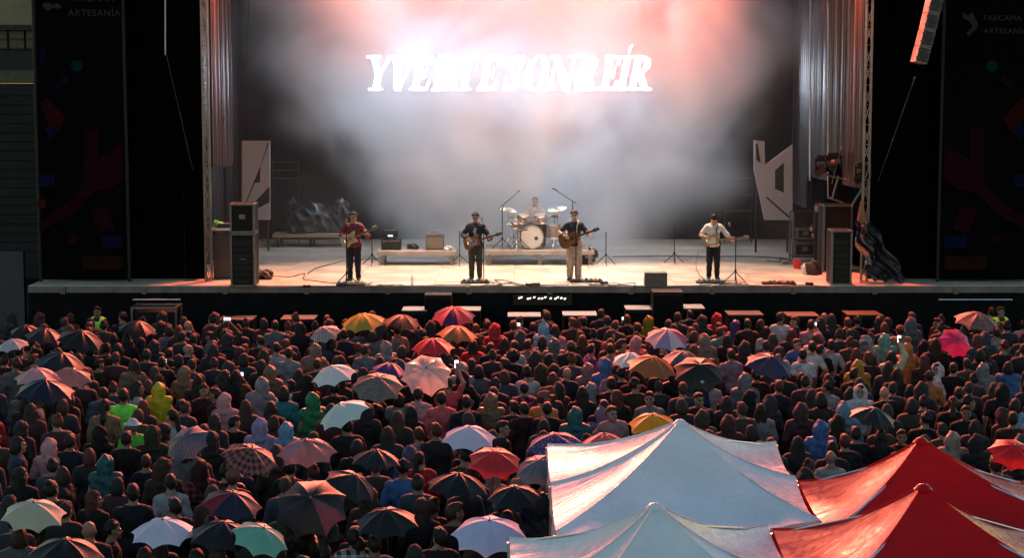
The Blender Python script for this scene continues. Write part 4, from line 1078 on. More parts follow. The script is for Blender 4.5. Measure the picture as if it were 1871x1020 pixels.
def hood_mesh(kind):
    S = SDF((-.30, -.32, -.30), (.30, .24, .30), .013)
    S.ell((0, -.02, .02), (.115, .135, .130), k=.03); S.ell((0, -.055, -.06), (.118, .105, .12), k=.05); S.cap((0, -.045, -.10), (0, -.035, -.19), .105, .15, k=.06)
    if kind == 'point': S.cap((0, -.06, .12), (0, -.10, .22), .05, .012, k=.06)
    S.disp(lambda x, y, z: .005 * np.sin(z * 45 + 3 * np.sin(x * 22)) + .005 * np.sin(x * 50 + y * 34) + .005 * np.sin(x * 17 + z * 21 + 1))
    S.ell((0, .14, -.01), (.075, .12, .105), k=.01, sub=True)
    return S.mesh('hood_' + kind, M_RAIN)
def hooddown_mesh():
    S = SDF((-.3, -.3, -.3), (.3, .2, .1), .014)
    S.ell((0, -.09, -.17), (.13, .065, .075), k=.04); S.cap((-.1, -.02, -.16), (.1, -.02, -.16), .045, k=.03)
    S.disp(lambda x, y, z: .006 * np.sin(x * 40 + z * 30)); S.ell((0, .0, -.08), (.075, .08, .09), sub=True)
    return S.mesh('hood_down', M_CLOTH)
def poncho_mesh(seed=0):
    S = SDF((-.5, -.42, .5), (.5, .42, 1.58), .018); q = random.Random(seed)
    for t in np.linspace(0, 1, 9):
        z = 1.40 - t * .78; S.ell((0, 0, z), (.235 + .10 * t, .165 + .10 * t, .10), k=.08)
    S.cap((-.17, 0, 1.42), (.17, 0, 1.42), .085, k=.05); S.cap((0, -.01, 1.42), (0, -.01, 1.5), .1, .085, k=.05)
    S.disp(lambda x, y, z: .022 * np.sin(np.arctan2(x, y) * 9 + 2 * np.sin(z * 5)) * np.clip((1.5 - z) * 1.4, 0, 1) + .006 * np.sin(z * 30 + x * 20))
    S.cut(lambda x, y, z: np.maximum(.66 + .03 * np.sin(np.arctan2(x, y) * 4) - z, z - 1.5) )
    return S.mesh('poncho', M_RAIN)
def cap_mesh(kind):
    S = SDF((-.24, -.24, -.05), (.24, .28, .22), .012)
    S.ell((0, -.015, .045), (.098, .116, .108), k=.02); S.cut(lambda x, y, z: .045 - z + 0 * x + 0 * y)
    if kind == 'cap': S.ell((0, .12, .052), (.075, .095, .012), k=.015)
    else: S.ell((0, -.01, .05), (.155, .175, .02), k=.03)
    return S.mesh('hat_' + kind, M_CLOTH)

# poses seen in the crowd
POSES = {
 'stand': pose(),
 'cross': pose(elR=(.27, .02, 1.14), wrR=(.06, .20, 1.13), elL=(-.27, .02, 1.14), wrL=(-.06, .19, 1.16), handR=(-1, .1, .05), handL=(1, .1, .05), palmR=(0, -1, 0), palmL=(0, -1, 0)),
 'hold': pose(elR=(.26, .03, 1.14), wrR=(.20, .25, 1.22), handR=(-.1, .5, 1), palmR=(-1, .2, .2), curlR=1.35),
 'film': pose(elR=(.23, .20, 1.24), wrR=(.07, .33, 1.50), elL=(-.23, .20, 1.24), wrL=(-.07, .33, 1.50), handR=(-.3, .4, 1), handL=(.3, .4, 1), palmR=(-1, 0, 0), palmL=(1, 0, 0), curlR=.8, curlL=.8),
 'raise': pose(elR=(.27, .10, 1.62), wrR=(.16, .20, 1.86), handR=(-.1, .2, 1), palmR=(-.3, -1, 0), curlR=.8),
 'both': pose(elR=(.28, .10, 1.60), wrR=(.08, .20, 1.82), elL=(-.28, .10, 1.60), wrL=(-.08, .20, 1.82), handR=(-.25, .2, 1), handL=(.25, .2, 1), palmR=(-1, 0, 0), palmL=(1, 0, 0), curlR=.8, curlL=.8),
}
for P_ in POSES.values():
    for k_ in ('neck', 'head'): pass
POSES['turnA'] = pose(hy=.75, elR=(.27, -.02, 1.14), wrR=(.17, .17, 1.02))
POSES['turnB'] = pose(hy=-.8, wrL=(-.20, .14, .95))
POSES['lean'] = pose(hy=.25, sh=(.18, .01, 1.38), head=(.03, .03, 1.60), elR=(.33, -.06, 1.16), wrR=(.20, .06, .98), handR=(-1, .2, -.3), legs=dict(hipR=(.11, 0, .92), hipL=(-.07, 0, .93), kneeR=(.15, .08, .50), kneeL=(-.08, .0, .5), ankR=(.17, .02, .09), ankL=(-.08, -.02, .09)))
POSES['talk'] = pose(hy=-.5, elL=(-.29, .02, 1.15), wrL=(-.20, .26, 1.26), handL=(.2, .6, .8), palmL=(.6, 0, .6), curlL=.6)
LIB = {}
def lib(key, fn):
    if key not in LIB: LIB[key] = fn()
    return LIB[key]
SKINS = [(.28, .15, .10), (.24, .13, .085), (.19, .10, .065), (.31, .18, .125), (.26, .145, .10)]
def col4(c): return (c[0], c[1], c[2], 1)
def child(name, me, parent, color, loc=None, rot=None, mtl=None):
    o = link(name, me, parent, loc, rot)
    if color is not None: o.color = col4(color)
    if mtl is not None:
        o.material_slots[0].link = 'OBJECT'; o.material_slots[0].material = mtl
    return o
def person(loc, rz, scale, pz, top, topc, legc, hair, hairc, skin, hoodc=None, mtl=None, extra=None):
    """a person of the crowd; parts share mesh data"""
    P = POSES[pz]
    b = link('person', lib(('body', pz), lambda: body_mesh(P, 'person_body')), None, loc, (0, 0, rz)); b.scale = (scale,) * 3
    b.color = col4(skin)
    if top == 'poncho':
        child('poncho', lib('poncho', poncho_mesh), b, topc, mtl=mtl)
        if pz != 'stand': child('sleeve', lib(('jacket', pz), lambda: top_mesh(P, 'jacket', seed=len(pz))), b, topc, mtl=M_RAIN)
    else:
        child({'tee': 'tshirt', 'raincoat': 'raincoat'}.get(top, 'jacket'), lib((top, pz), lambda: top_mesh(P, top, top, seed=len(pz) + len(top))), b, topc, mtl=mtl or (M_RAIN if top == 'raincoat' else None))
    child('trousers', lib(('trousers', 'legs' in P and pz), lambda: trousers_mesh(P)), b, legc)
    child('shoes', lib(('shoes', 'legs' in P and pz), lambda: shoes_mesh(P)), b, None)
    hl = P['head']; hr = (0, 0, P.get('hy', 0))
    if hair in ('hood', 'point'):
        child('hood', lib(('hood', hair), lambda: hood_mesh(hair)), b, hoodc or topc, hl, hr, mtl=M_RAIN if top in ('poncho', 'raincoat') else M_CLOTH)
        if hairc: child('hair', lib(('hair', 'short'), lambda: hair_mesh('short')), b, hairc, hl, hr)
    elif hair == 'bald': pass
    else:
        hk = 'short' if hair in ('cap', 'hat') else hair
        child('hair', lib(('hair', hk), lambda: hair_mesh(hk)), b, hairc, hl, hr)
        if hair in ('cap', 'hat'): child('hat', lib(('hat', hair), lambda: cap_mesh(hair)), b, hoodc or (.2, .2, .2), hl, hr)
    if extra == 'hooddown': child('hood', lib('hooddown', hooddown_mesh), b, topc, hl, mtl=mtl)
    return b
# ------------------------------------------------------------------ the band
def performer(px, py, scale, P, label, top, topc, legc, hair, hairc, skin, rz=math.pi, wide=.02, loc=None, extra_tops=(), name='person'):
    loc = onstage(px, py) + V(0, .05, .003) if loc is None else loc
    b = link(name, body_mesh(P, 'performer_body'), None, loc, (0, 0, rz)); b.scale = (scale,) * 3; b.color = col4(skin)
    tag(b, label, 'person', 'band on the stage')
    child({'tee': 'tshirt', 'sweater': 'sweater'}.get(top, 'jacket'), top_mesh(P, top, top, h=.013, seed=px), b, topc)
    for knd, c, inf in extra_tops: child(knd, inf, b, c)
    child('trousers', trousers_mesh(P, wide=wide, seed=px), b, legc); child('shoes', shoes_mesh(P), b, None)
    J = joints(P)
    child('hair', hair_mesh(hair), b, hairc, tuple(J['head']), (-P['hp'], 0, P.get('hy', 0)))
    b.update_tag(); return b, Matrix.LocRotScale(loc, Euler((0, 0, rz)), V(scale, scale, scale))
def spline(pts, n=6):
    out = []; k = len(pts)
    for i in range(k):
        p0, p1, p2, p3 = [Vector(pts[(i + j) % k]) for j in (-1, 0, 1, 2)]
        for t in range(n):
            t /= n; out.append(tuple(.5 * ((2 * p1) + (p2 - p0) * t + (2 * p0 - 5 * p1 + 4 * p2 - p3) * t * t + (3 * p1 - p0 - 3 * p2 + p3) * t ** 3)))
    return out
def guitar(M, kind, col, label, neckc=(.25, .13, .06), pg=None):
    e = empty({'acoustic': 'acoustic_guitar', 'bass': 'bass_guitar'}.get(kind, 'electric_guitar'), label=label, cat='guitar'); e.matrix_world = M
    if kind == 'acoustic':
        out = [(-.27, 0), (-.24, .15), (-.12, .20), (.0, .15), (.07, .135), (.17, .145), (.23, .08), (.235, 0), (.23, -.08), (.17, -.145), (.07, -.135), (0, -.15), (-.12, -.20), (-.24, -.15)]; th = .055
    else:
        out = [(-.22, 0), (-.20, .13), (-.09, .165), (.03, .125), (.12, .14), (.23, .155), (.19, .06), (.17, .02), (.18, -.04), (.20, -.12), (.10, -.125), (.02, -.115), (-.08, -.165), (-.20, -.14)]; th = .022
    neck0, nl = (.22, .40) if kind == 'acoustic' else ((.16, .50) if kind == 'electric' else (.16, .68))
    o = MB(); o.prism(spline(out, 4), -th, th); o.obj('body', mat('guitar_%d_%d' % (int(col[0] * 100), int(col[1] * 100)), tuple(v * .8 for v in col), .45, noise=.2, scale=6, spec=.2), e)
    if kind == 'acoustic':
        o = MB(); o.lathe([(.05, th + .002), (.05, th + .006), (0, th + .006)], (.07, 0, 0), n=20); o.obj('sound_hole', M_RUBBER, e)
    if pg is not None:
        o = MB(); o.prism(spline([(-.10, -.09), (.02, -.085), (.12, -.09), (.13, .06), (.02, .07), (-.06, .02)], 4), th + .001, th + .006); o.obj('pickguard', mat('pickguard_%d' % int(pg[0] * 100), pg, .35), e)
    o = MB(); o.box((neck0 + nl / 2, 0, th + .006), (nl, .05, .024), bev=.006); o.obj('neck', mat('neck_%d' % int(neckc[0] * 100), tuple(v * .5 for v in neckc), .4), e)
    hx = neck0 + nl; o = MB(); o.prism([(hx - .01, -.026), (hx + .04, -.045), (hx + .17, -.03), (hx + .18, .03), (hx + .04, .045), (hx - .01, .026)], th - .006, th + .014); hd = o.obj('headstock', MATS['neck_%d' % int(neckc[0] * 100)], e)
    for k in range(4 if kind == 'bass' else 6):
        o = MB(); x = hx + .04 + k * .022 * (1.5 if kind == 'bass' else 1); o.cyl((x, .03, th), (x, .065, th), .006, n=6); o.obj('tuner', M_CHROME, hd)
    o = MB(); o.box((-.10, 0, th + .01), (.03, .08, .015)); o.obj('bridge', M_CHROME if kind != 'acoustic' else M_RUBBER, e)
    if kind != 'acoustic':
        for x in (-.03, .06): o = MB(); o.box((x, 0, th + .010), (.02, .075, .012), bev=.003); o.obj('pickup', M_RUBBER if kind != 'bass' else M_WHITE, e)
    return e
def gmat(C, ang, MW, tilt=0.12):
    u = V(-math.cos(ang), .05, math.sin(ang)).normalized(); n = V(0, 1, tilt); n = (n - u * n.dot(u)).normalized(); v = n.cross(u)
    return MW @ Matrix(((u.x, v.x, n.x, C[0]), (u.y, v.y, n.y, C[1]), (u.z, v.z, n.z, C[2]), (0, 0, 0, 1)))
def gpose(C, ang, reach, **kw):
    C = v3(*C); u = v3(-math.cos(ang), .05, math.sin(ang)); wl = C + u * reach + v3(.03, -.02, -.075)
    d = dict(elR=(.33, -.04, 1.17), wrR=tuple(C + v3(.13, .05, .09)), handR=(-1, .25, -.55), palmR=(-.2, -1, -.1), curlR=.5,
             elL=tuple((v3(-.175, 0, 1.40) + wl) / 2 + v3(-.12, -.03, -.14)), wrL=tuple(wl), handL=(-.15, .45, .9), palmL=(.3, -1, .3), curlL=.9)
    d.update(kw); return pose(**d)
def strap(MW, C, ang, c):
    u = v3(-math.cos(ang), .0, math.sin(ang)); a = v3(*C) + v3(.2, -.02, .02); b = v3(*C) + u * .18 + v3(0, .0, .1)
    pts = [a, v3(.16, -.13, 1.22), v3(.02, -.15, 1.40), v3(-.09, -.07, 1.485), v3(-.10, .04, 1.46), v3(-.06, .15, 1.30), b]
    pts = [MW @ Vector(p) for p in pts]; out = []
    for p, q in zip(pts, pts[1:]): out += [p.lerp(q, t / 4) for t in range(4)]
    out.append(pts[-1]); m = MB()
    for p, q in zip(out, out[1:]): pass
    m.tube(out, .018, 6); return m
# maroon sweater, pale electric guitar
C1, A1 = (.08, .21, 1.06), R(24)
P1 = gpose(C1, A1, .50, hp=.12)
b, MW = performer(647, 514, 1.03, P1, 'person in maroon and blue sweater playing a cream electric guitar', 'sweater', (.14, .022, .035), (.012, .012, .016), 'curly', (.03, .014, .009), (.45, .25, .18), rz=math.pi - .15)
guitar(gmat(C1, A1, MW), 'electric', (.50, .42, .28), 'cream electric guitar held by the person in maroon', pg=(.35, .22, .15))
# denim jacket, sunburst electric guitar
C2, A2 = (.07, .20, 1.00), R(17)
P2 = gpose(C2, A2, .48, hp=.2)
b, MW = performer(869, 512, 1.01, P2, 'person in dark denim jacket over pale shirt playing a sunburst guitar', 'jacket', (.020, .024, .034), (.045, .045, .032), 'curly', (.032, .014, .009), (.46, .26, .19), rz=math.pi - .1)
S = SDF((-.12, .02, .88), (.12, .26, 1.46), .012); J_ = joints(P2)
S.ell((0, .0, 1.10), (.10, .146, .30), k=.03); S.ell((0, -.005, 1.28), (.09, .158, .16), k=.03); S.cut(lambda x, y, z: .09 - y + 0 * x + 0 * z)
child('shirt', S.mesh('shirt', M_CLOTH), b, (.35, .33, .32))
guitar(gmat(C2, A2, MW), 'electric', (.30, .09, .03), 'sunburst electric guitar held by the person in denim', pg=(.2, .17, .15), neckc=(.16, .07, .04))
m = strap(MW, C2, A2, None); tag(m.obj('guitar_strap', M_RUBBER, smooth='all'), 'black strap over the shoulder of the person in denim', 'strap')
# singer with the acoustic guitar
C3, A3 = (.10, .23, 1.05), R(20)
P3 = gpose(C3, A3, .50, elR=(.36, .02, 1.20))
b, MW = performer(1049, 513, 1.05, P3, 'singer in loose charcoal t-shirt and beige trousers with acoustic guitar', 'tee', (.035, .032, .035), (.42, .33, .25), 'curly', (.035, .014, .009), (.50, .28, .20), rz=math.pi - .1, wide=.032)
guitar(gmat(C3, A3, MW), 'acoustic', (.24, .09, .035), 'brown acoustic guitar held by the singer in charcoal', neckc=(.07, .04, .03))
m = strap(MW, C3, A3, None); tag(m.obj('guitar_strap', mat('pale_strap', (.6, .5, .4), .6), smooth='all'), 'pale strap over the shoulder of the singer in charcoal', 'strap')
# bass player with bowed head
C4, A4 = (.10, .20, 1.05), R(4)
P4 = gpose(C4, A4, .62, hp=.85, head=(0, .10, 1.575), neck=(0, .03, 1.45))
b, MW = performer(1303, 511, 1.0, P4, 'person with bowed head in white t-shirt and black trousers playing bass', 'tee', (.60, .55, .52), (.012, .012, .013), 'curly', (.02, .011, .008), (.50, .29, .20), rz=math.pi)
guitar(gmat(C4, A4, MW), 'bass', (.46, .28, .12), 'tan bass guitar held by the person with bowed head', pg=(.6, .5, .4), neckc=(.40, .24, .12))
m = strap(MW, C4, A4, None); tag(m.obj('guitar_strap', MATS['shoe'], smooth='all'), 'dark strap over the shoulder of the bass player', 'strap')
# microphones before each singer
for px, py, hh, bm, lb in ((634, 520, 1.52, (.0, .02, .1), 'microphone stand before the person in maroon'), (884, 516, 1.50, (-.05, .02, .12), 'microphone stand before the person in denim'), (1052, 515, 1.55, (-.0, .02, .08), 'microphone stand before the singer in charcoal'), (1343, 517, 1.30, (-.16, .05, .22), 'microphone stand with angled boom beside the bass player')):
    tripod(onstage(px, py) + V(0, -.05, 0), hh, 'slim black ' + lb, 'microphone_stand', mic=(0, .9, .4), boom=bm, flat=px not in (634, 1343), group='microphone stands')

# drummer and kit
DZ = STAGE_Z + .422
rx, ry = r2.location.x, r2.location.y
def rxp(px): return at_depth(px, 430, ry).x
P5 = pose(dz=-.36, legs=dict(hipR=(.10, 0, .58), hipL=(-.10, 0, .58), kneeR=(.26, .40, .56), kneeL=(-.26, .40, .56), ankR=(.22, .44, .09), ankL=(-.22, .44, .09)),
          elR=(.32, .06, 1.16), wrR=(.22, .34, 1.12), elL=(-.32, .06, 1.14), wrL=(-.10, .36, 1.06), handR=(-.3, 1, .1), handL=(.3, 1, 0), palmR=(0, 0, -1), palmL=(0, 0, -1), curlR=1.2, curlL=1.2, hp=.15)
dloc = V(rxp(978), ry + .55, DZ)
b, MW = performer(978, 0, 1.04, P5, 'drummer in white t-shirt seated behind the drum kit', 'tee', (.85, .80, .78), (.03, .03, .035), 'short', (.10, .05, .03), (.50, .30, .22), loc=dloc)
e = empty('drum_stool', dloc + V(0, .02, 0), label='round black stool under the drummer', cat='stool')
m = MB(); m.lathe([(0, .44), (.15, .44), (.17, .47), (.16, .50), (0, .50)], n=18); m.obj('seat', M_RUBBER, e, smooth=True)
m = MB(); m.cyl((0, 0, .1), (0, 0, .44), .02); m.obj('post', M_STEEL, e)
for k in range(3):
    m = MB(); m.cyl((0, 0, .2), (.24 * math.cos(R(120 * k + 30)), .24 * math.sin(R(120 * k + 30)), .01), .012); m.obj('leg', M_STEEL, e)
for s, wr in (('R', P5['wrR']), ('L', P5['wrL'])):
    a = MW @ Vector((wr[0], wr[1] + .05, wr[2] - .37)); bq = MW @ Vector((wr[0] * .5, wr[1] + .42, wr[2] - .40))
    m = MB(); m.cyl(a, bq, .009, .006, n=6); tag(m.obj('drumstick', M_WOOD), 'wooden drumstick in the ' + ('raised' if s == 'R' else 'lower') + ' hand of the drummer', 'drumstick')
M_DRUM = mat('drum_shell', (.34, .30, .27), .25, noise=.15, coat=.5); M_HEAD = mat('drum_head', (.62, .57, .53), .5, noise=.05)
def drum(name, loc, axis, r, L_, label, cat='drum', legs=None):
    e = empty(name, loc, label=label, cat=cat, group='drums of the kit'); a = Vector(axis).normalized()
    m = MB(); m.lathe([(r, -L_ / 2), (r, L_ / 2)], (0, 0, 0), a, 28); m.obj('shell', M_DRUM, e, smooth=True)
    for s in (-1, 1):
        m = MB(); m.lathe([(0, 0), (r * .985, 0), (r * .985, .008), (0, .008)] if s > 0 else [(0, -.008), (r * .985, -.008), (r * .985, 0), (0, 0)], a * (s * L_ / 2), a, 28); m.obj('head', M_HEAD, e)
        m = MB(); m.lathe([(r + .002, -.02), (r + .022, -.02), (r + .022, .02), (r + .002, .02), (r + .002, -.02)], a * (s * L_ / 2), a, 28); m.obj('hoop', M_CHROME if r < .28 else M_DRUM, e, smooth=True)
    u, w, _ = frame(a)
    for k in range(8):
        t = 2 * math.pi * k / 8; q = (u * math.cos(t) + w * math.sin(t)) * (r + .015)
        m = MB(); m.cyl(q - a * L_ * .42, q + a * L_ * .42, .007, n=6); m.obj('lug', M_CHROME, e)
    for i, q in enumerate(legs or []):
        m = MB(); m.cyl(q[0], q[1], .01, n=6); m.obj('leg', M_CHROME, e)
    return e
yk = ry - .35
br = 21 * mpp(49.6)
bd_ = drum('bass_drum', V(rxp(971), yk - .1, DZ + br + .03), (0, -1, 0), br, .42, 'big bass drum with plain pale front head', legs=[((-br * .8, -.1, -br * .5), (-br - .12, -.25, -br - .02)), ((br * .8, -.1, -br * .5), (br + .12, -.25, -br - .02))])
m = MB(); m.lathe([(.045, -.222), (.055, -.222), (.055, -.228), (.045, -.228)], (.13, 0, -.03), (0, 1, 0), 16); m.obj('port_ring', M_RUBBER, bd_)
drum('rack_tom', V(rxp(956), yk + .05, DZ + .88), (.1, -.35, 1), .16, .2, 'small tom mounted over the bass drum beside the hi-hat side')
drum('rack_tom', V(rxp(987), yk + .05, DZ + .88), (-.1, -.35, 1), .16, .2, 'small tom mounted over the bass drum beside the floor tom')
drum('floor_tom', V(rxp(1010), yk + .28, DZ + .48), (0, -.05, 1), .21, .36, 'floor tom on three legs beside the bass drum', legs=[((.21 * math.cos(R(a)), .21 * math.sin(R(a)), .1), (.24 * math.cos(R(a)), .24 * math.sin(R(a)), -.48)) for a in (30, 150, 270)])
drum('snare_drum', V(rxp(945), yk + .42, DZ + .66), (0, -.15, 1), .18, .14, 'shallow snare drum beside the hi-hat', legs=[((0, 0, -.07), (.2 * math.cos(R(a)), .2 * math.sin(R(a)), -.65)) for a in (90, 210, 330)])
M_CYM = mat('cymbal_bronze', (.75, .55, .33), .22, 1., noise=.1, scale=30)
def cymbal(px, py, r, label, tilt, dy=0, hat=False, name='cymbal_stand'):
    c = at_depth(px, py, yk + dy); e = empty(name, (c.x, c.y, DZ), label=label, cat='cymbal', group='cymbals of the drum kit'); h = c.z - DZ
    m = MB(); m.cyl((0, 0, .3), (0, 0, h), .012, n=8); m.obj('pole', M_CHROME, e)
    for k in range(3):
        m = MB(); a = R(120 * k + 20); m.cyl((0, 0, .35), (.28 * math.cos(a), .28 * math.sin(a), .01), .01, n=6); m.obj('leg', M_CHROME, e)
    for z in ((0, .035) if hat else (0,)):
        m = MB(); s = -1 if (hat and z == 0) else 1
        m.lathe([(0, .032 * s), (.03, .03 * s), (.045, .016 * s), (r * .6, .009 * s), (r, 0), (r * .98, -.002), (0, .012 * s)], (0, 0, 0), (math.sin(tilt), -.22, math.cos(tilt)), 28); m.obj('cymbal', M_CYM, e, smooth=True, loc=(0, 0, h + z))
    return e
cymbal(929, 383, .24, 'high tilted crash cymbal beside the drummer', .22, .3)
cymbal(1018, 382, .27, 'high tilted ride cymbal behind the singer in charcoal', -.15, .3)
cymbal(946, 398, .25, 'low wide cymbal before the drummer', .02, -.0)
cymbal(1013, 395, .17, 'small splash cymbal under the ride cymbal', 0., .1)
cymbal(938, 411, .2, 'pair of hi-hat cymbals on a stand beside the snare', 0., .35, hat=True)
tripod(V(rxp(918), yk - .2, DZ), 1.25, 'boom stand with microphone reaching high over the cymbals', 'microphone_stand', mic=(.6, .4, .2), boom=(.5, .25, .42), group='drum microphones')
tripod(V(rxp(1046), yk + .3, DZ), 1.35, 'boom stand reaching over the ride cymbal', 'microphone_stand', mic=(-.6, .4, .2), boom=(-.55, .1, .35), group='drum microphones')
tripod(V(rxp(951), yk - .55, DZ), .55, 'short microphone stand before the bass drum', 'microphone_stand', mic=(.3, .9, -.1), boom=(.18, .2, .02), group='drum microphones')
crumple('cable_heap', V(rxp(1074), ry - .7, STAGE_Z), (.25, .25, .28), 'dark heap of bags and cables at the end of the drum riser', 'bags', M_RUBBER, .025, 21, amp=.05, fr=12)
# stagehand half hidden in the wing
POSES['stagehand'] = pose(elR=(.26, .05, 1.14), wrR=(.15, .25, 1.05))
hb = person(onstage(1497, 483) + V(0, .3, 0), R(60), 1.0, 'stagehand', 'jacket', (.02, .02, .025), (.015, .015, .02), 'short', (.12, .03, .02), (.42, .2, .14))
tag(hb, 'stagehand in dark clothes half hidden behind the big loudspeaker', 'person')
# ------------------------------------------------------------------ colours people wear
CC = {'black': (.010, .010, .012), 'navy': (.018, .024, .05), 'charcoal': (.032, .032, .036), 'grey': (.16, .16, .17), 'pale grey': (.36, .35, .37), 'white': (.62, .60, .60),
      'beige': (.36, .27, .20), 'tan': (.28, .18, .10), 'olive': (.07, .065, .03), 'brown': (.08, .045, .025), 'burgundy': (.085, .012, .018), 'red': (.50, .02, .025), 'coral': (.62, .10, .11),
      'pink': (.50, .24, .25), 'mauve': (.28, .15, .19), 'lilac': (.38, .28, .46), 'purple': (.13, .06, .25), 'blue': (.07, .17, .42), 'light blue': (.20, .40, .58), 'teal': (.03, .17, .19),
      'green': (.015, .19, .075), 'neon green': (.20, .85, .08), 'yellow': (.78, .66, .02), 'mustard': (.55, .31, .02), 'orange': (.55, .20, .05), 'denim': (.05, .08, .13), 'mint': (.14, .38, .28), 'cream': (.55, .52, .33)}
HC = {'d': ('dark', (.009, .006, .005)), 'k': ('black', (.005, .0045, .0045)), 'r': ('reddish', (.06, .016, .009)), 'o': ('brown', (.028, .014, .008)), 'g': ('grey', (.12, .115, .115)), 'f': ('fair', (.18, .11, .05))}
HN = {'s': ('short', 'short {} hair'), 'l': ('long', 'long {} hair'), 'b': ('bob', 'bobbed {} hair'), 'u': ('bun', '{} hair in a bun'), 'p': ('pony', '{} ponytail'), 'c': ('curly', 'curly {} hair'), 'a': ('afro', 'big round {} hair'),
      'h': ('hood', 'hood up'), 't': ('point', 'pointed hood up'), 'x': ('bald', 'bald head'), 'k': ('cap', 'cap'), 'w': ('hat', 'brimmed hat')}
# ------------------------------------------------------------------ umbrellas
GORES = 8
HALF = math.pi / GORES
def gore_pt(u, v):            # u 0 apex .. 1 rim, v -1..1 across one gore; unit radius
    a = v * HALF; rim = 1 - .09 * (1 - v * v) * u ** 3
    r = u * rim * (math.cos(HALF) / math.cos(a)) ** .9
    z = -.52 * (u * rim) ** 1.8 - .03 * math.sin(u * math.pi) * (1 - v * v)
    return Vector((r * math.sin(a), -r * math.cos(a), z))
def gore_mesh():
    m = MB(); m.grid(lambda i, j: gore_pt(max(i, .02), j * 2 - 1), 8, 6)
    m.mi = 1
    m.tube([gore_pt(t, 1) + Vector((0, 0, -.012)) for t in (.03, .25, .5, .75, 1.0)], .006, 4)
    a = gore_pt(.5, 1) + Vector((0, 0, -.02)); m.cyl(a, (0, 0, -.5), .005, n=4, caps=False)
    return m.mesh('umbrella_panel', [M_UMB, M_STEEL], smooth='all')
M_UMB = tint_mat('umbrella_cloth', .42, 'umb', translucent=.22)
PAT = {'plaid': tint_mat('umb_plaid', .45, 'umb', 'plaid', (.35, .10, .07), .2, 5.), 'check': tint_mat('umb_check', .45, 'umb', 'check', (.6, .5, .5), .2, 13.), 'stripe': tint_mat('umb_stripe', .45, 'umb', 'stripe', (.20, .22, .3), .2, 16.),
       'dots': tint_mat('umb_dots', .45, 'umb', 'dots', (.6, .45, .5), .2, 16.), 'fleck': tint_mat('umb_fleck', .45, 'umb', 'floral', (.22, .16, .12), .2, 18.)}
def clear_mat():
    m, nt, b = new_mat('clear_umbrella'); L = nt.links.new
    oi = N(nt, 'ShaderNodeObjectInfo'); L(oi.outputs['Color'], b.inputs['Base Color']); b.inputs['Roughness'].default_value = .25
    tr = N(nt, 'ShaderNodeBsdfTransparent'); ms = N(nt, 'ShaderNodeMixShader')
    tl = N(nt, 'ShaderNodeBsdfTranslucent'); L(oi.outputs['Color'], tl.inputs[0]); m2 = N(nt, 'ShaderNodeMixShader'); m2.inputs[0].default_value = .4
    L(b.outputs[0], m2.inputs[1]); L(tl.outputs[0], m2.inputs[2])
    tc = N(nt, 'ShaderNodeTexCoord'); nz = N(nt, 'ShaderNodeTexNoise'); nz.inputs['Scale'].default_value = 30; L(tc.outputs['Object'], nz.inputs[0])
    mr = N(nt, 'ShaderNodeMapRange'); mr.inputs[3].default_value = .35; mr.inputs[4].default_value = .8; L(nz.outputs[0], mr.inputs[0])
    L(mr.outputs[0], ms.inputs[0]); L(tr.outputs[0], ms.inputs[1]); L(m2.outputs[0], ms.inputs[2]); L(ms.outputs[0], nt.nodes['Material Output'].inputs['Surface'])
    return m
PAT['clear'] = clear_mat()
m = MB(); m.cyl((0, 0, .03), (0, 0, -.74), .006, n=6); SHAFT = m.mesh('shaft', M_STEEL)
m = MB(); m.tube([(0, 0, -.70), (0, 0, -.84)] + [(0, -.03 + .03 * math.cos(t), -.84 - .03 * math.sin(t)) for t in np.linspace(.4, 3.0, 6)], .012, 8); HANDLE = m.mesh('handle', M_RUBBER, smooth='all')
m = MB(); m.lathe([(0, .045), (.004, .04), (.006, .012), (.02, .002), (.022, -.01)], n=10); TIP = m.mesh('ferrule', M_STEEL, smooth=True)
GORE = gore_mesh()
PEOPLE = []       # (x, y) of everybody placed
LAND = []         # (x, y, short name)
WHO = []          # person records, labelled at the end
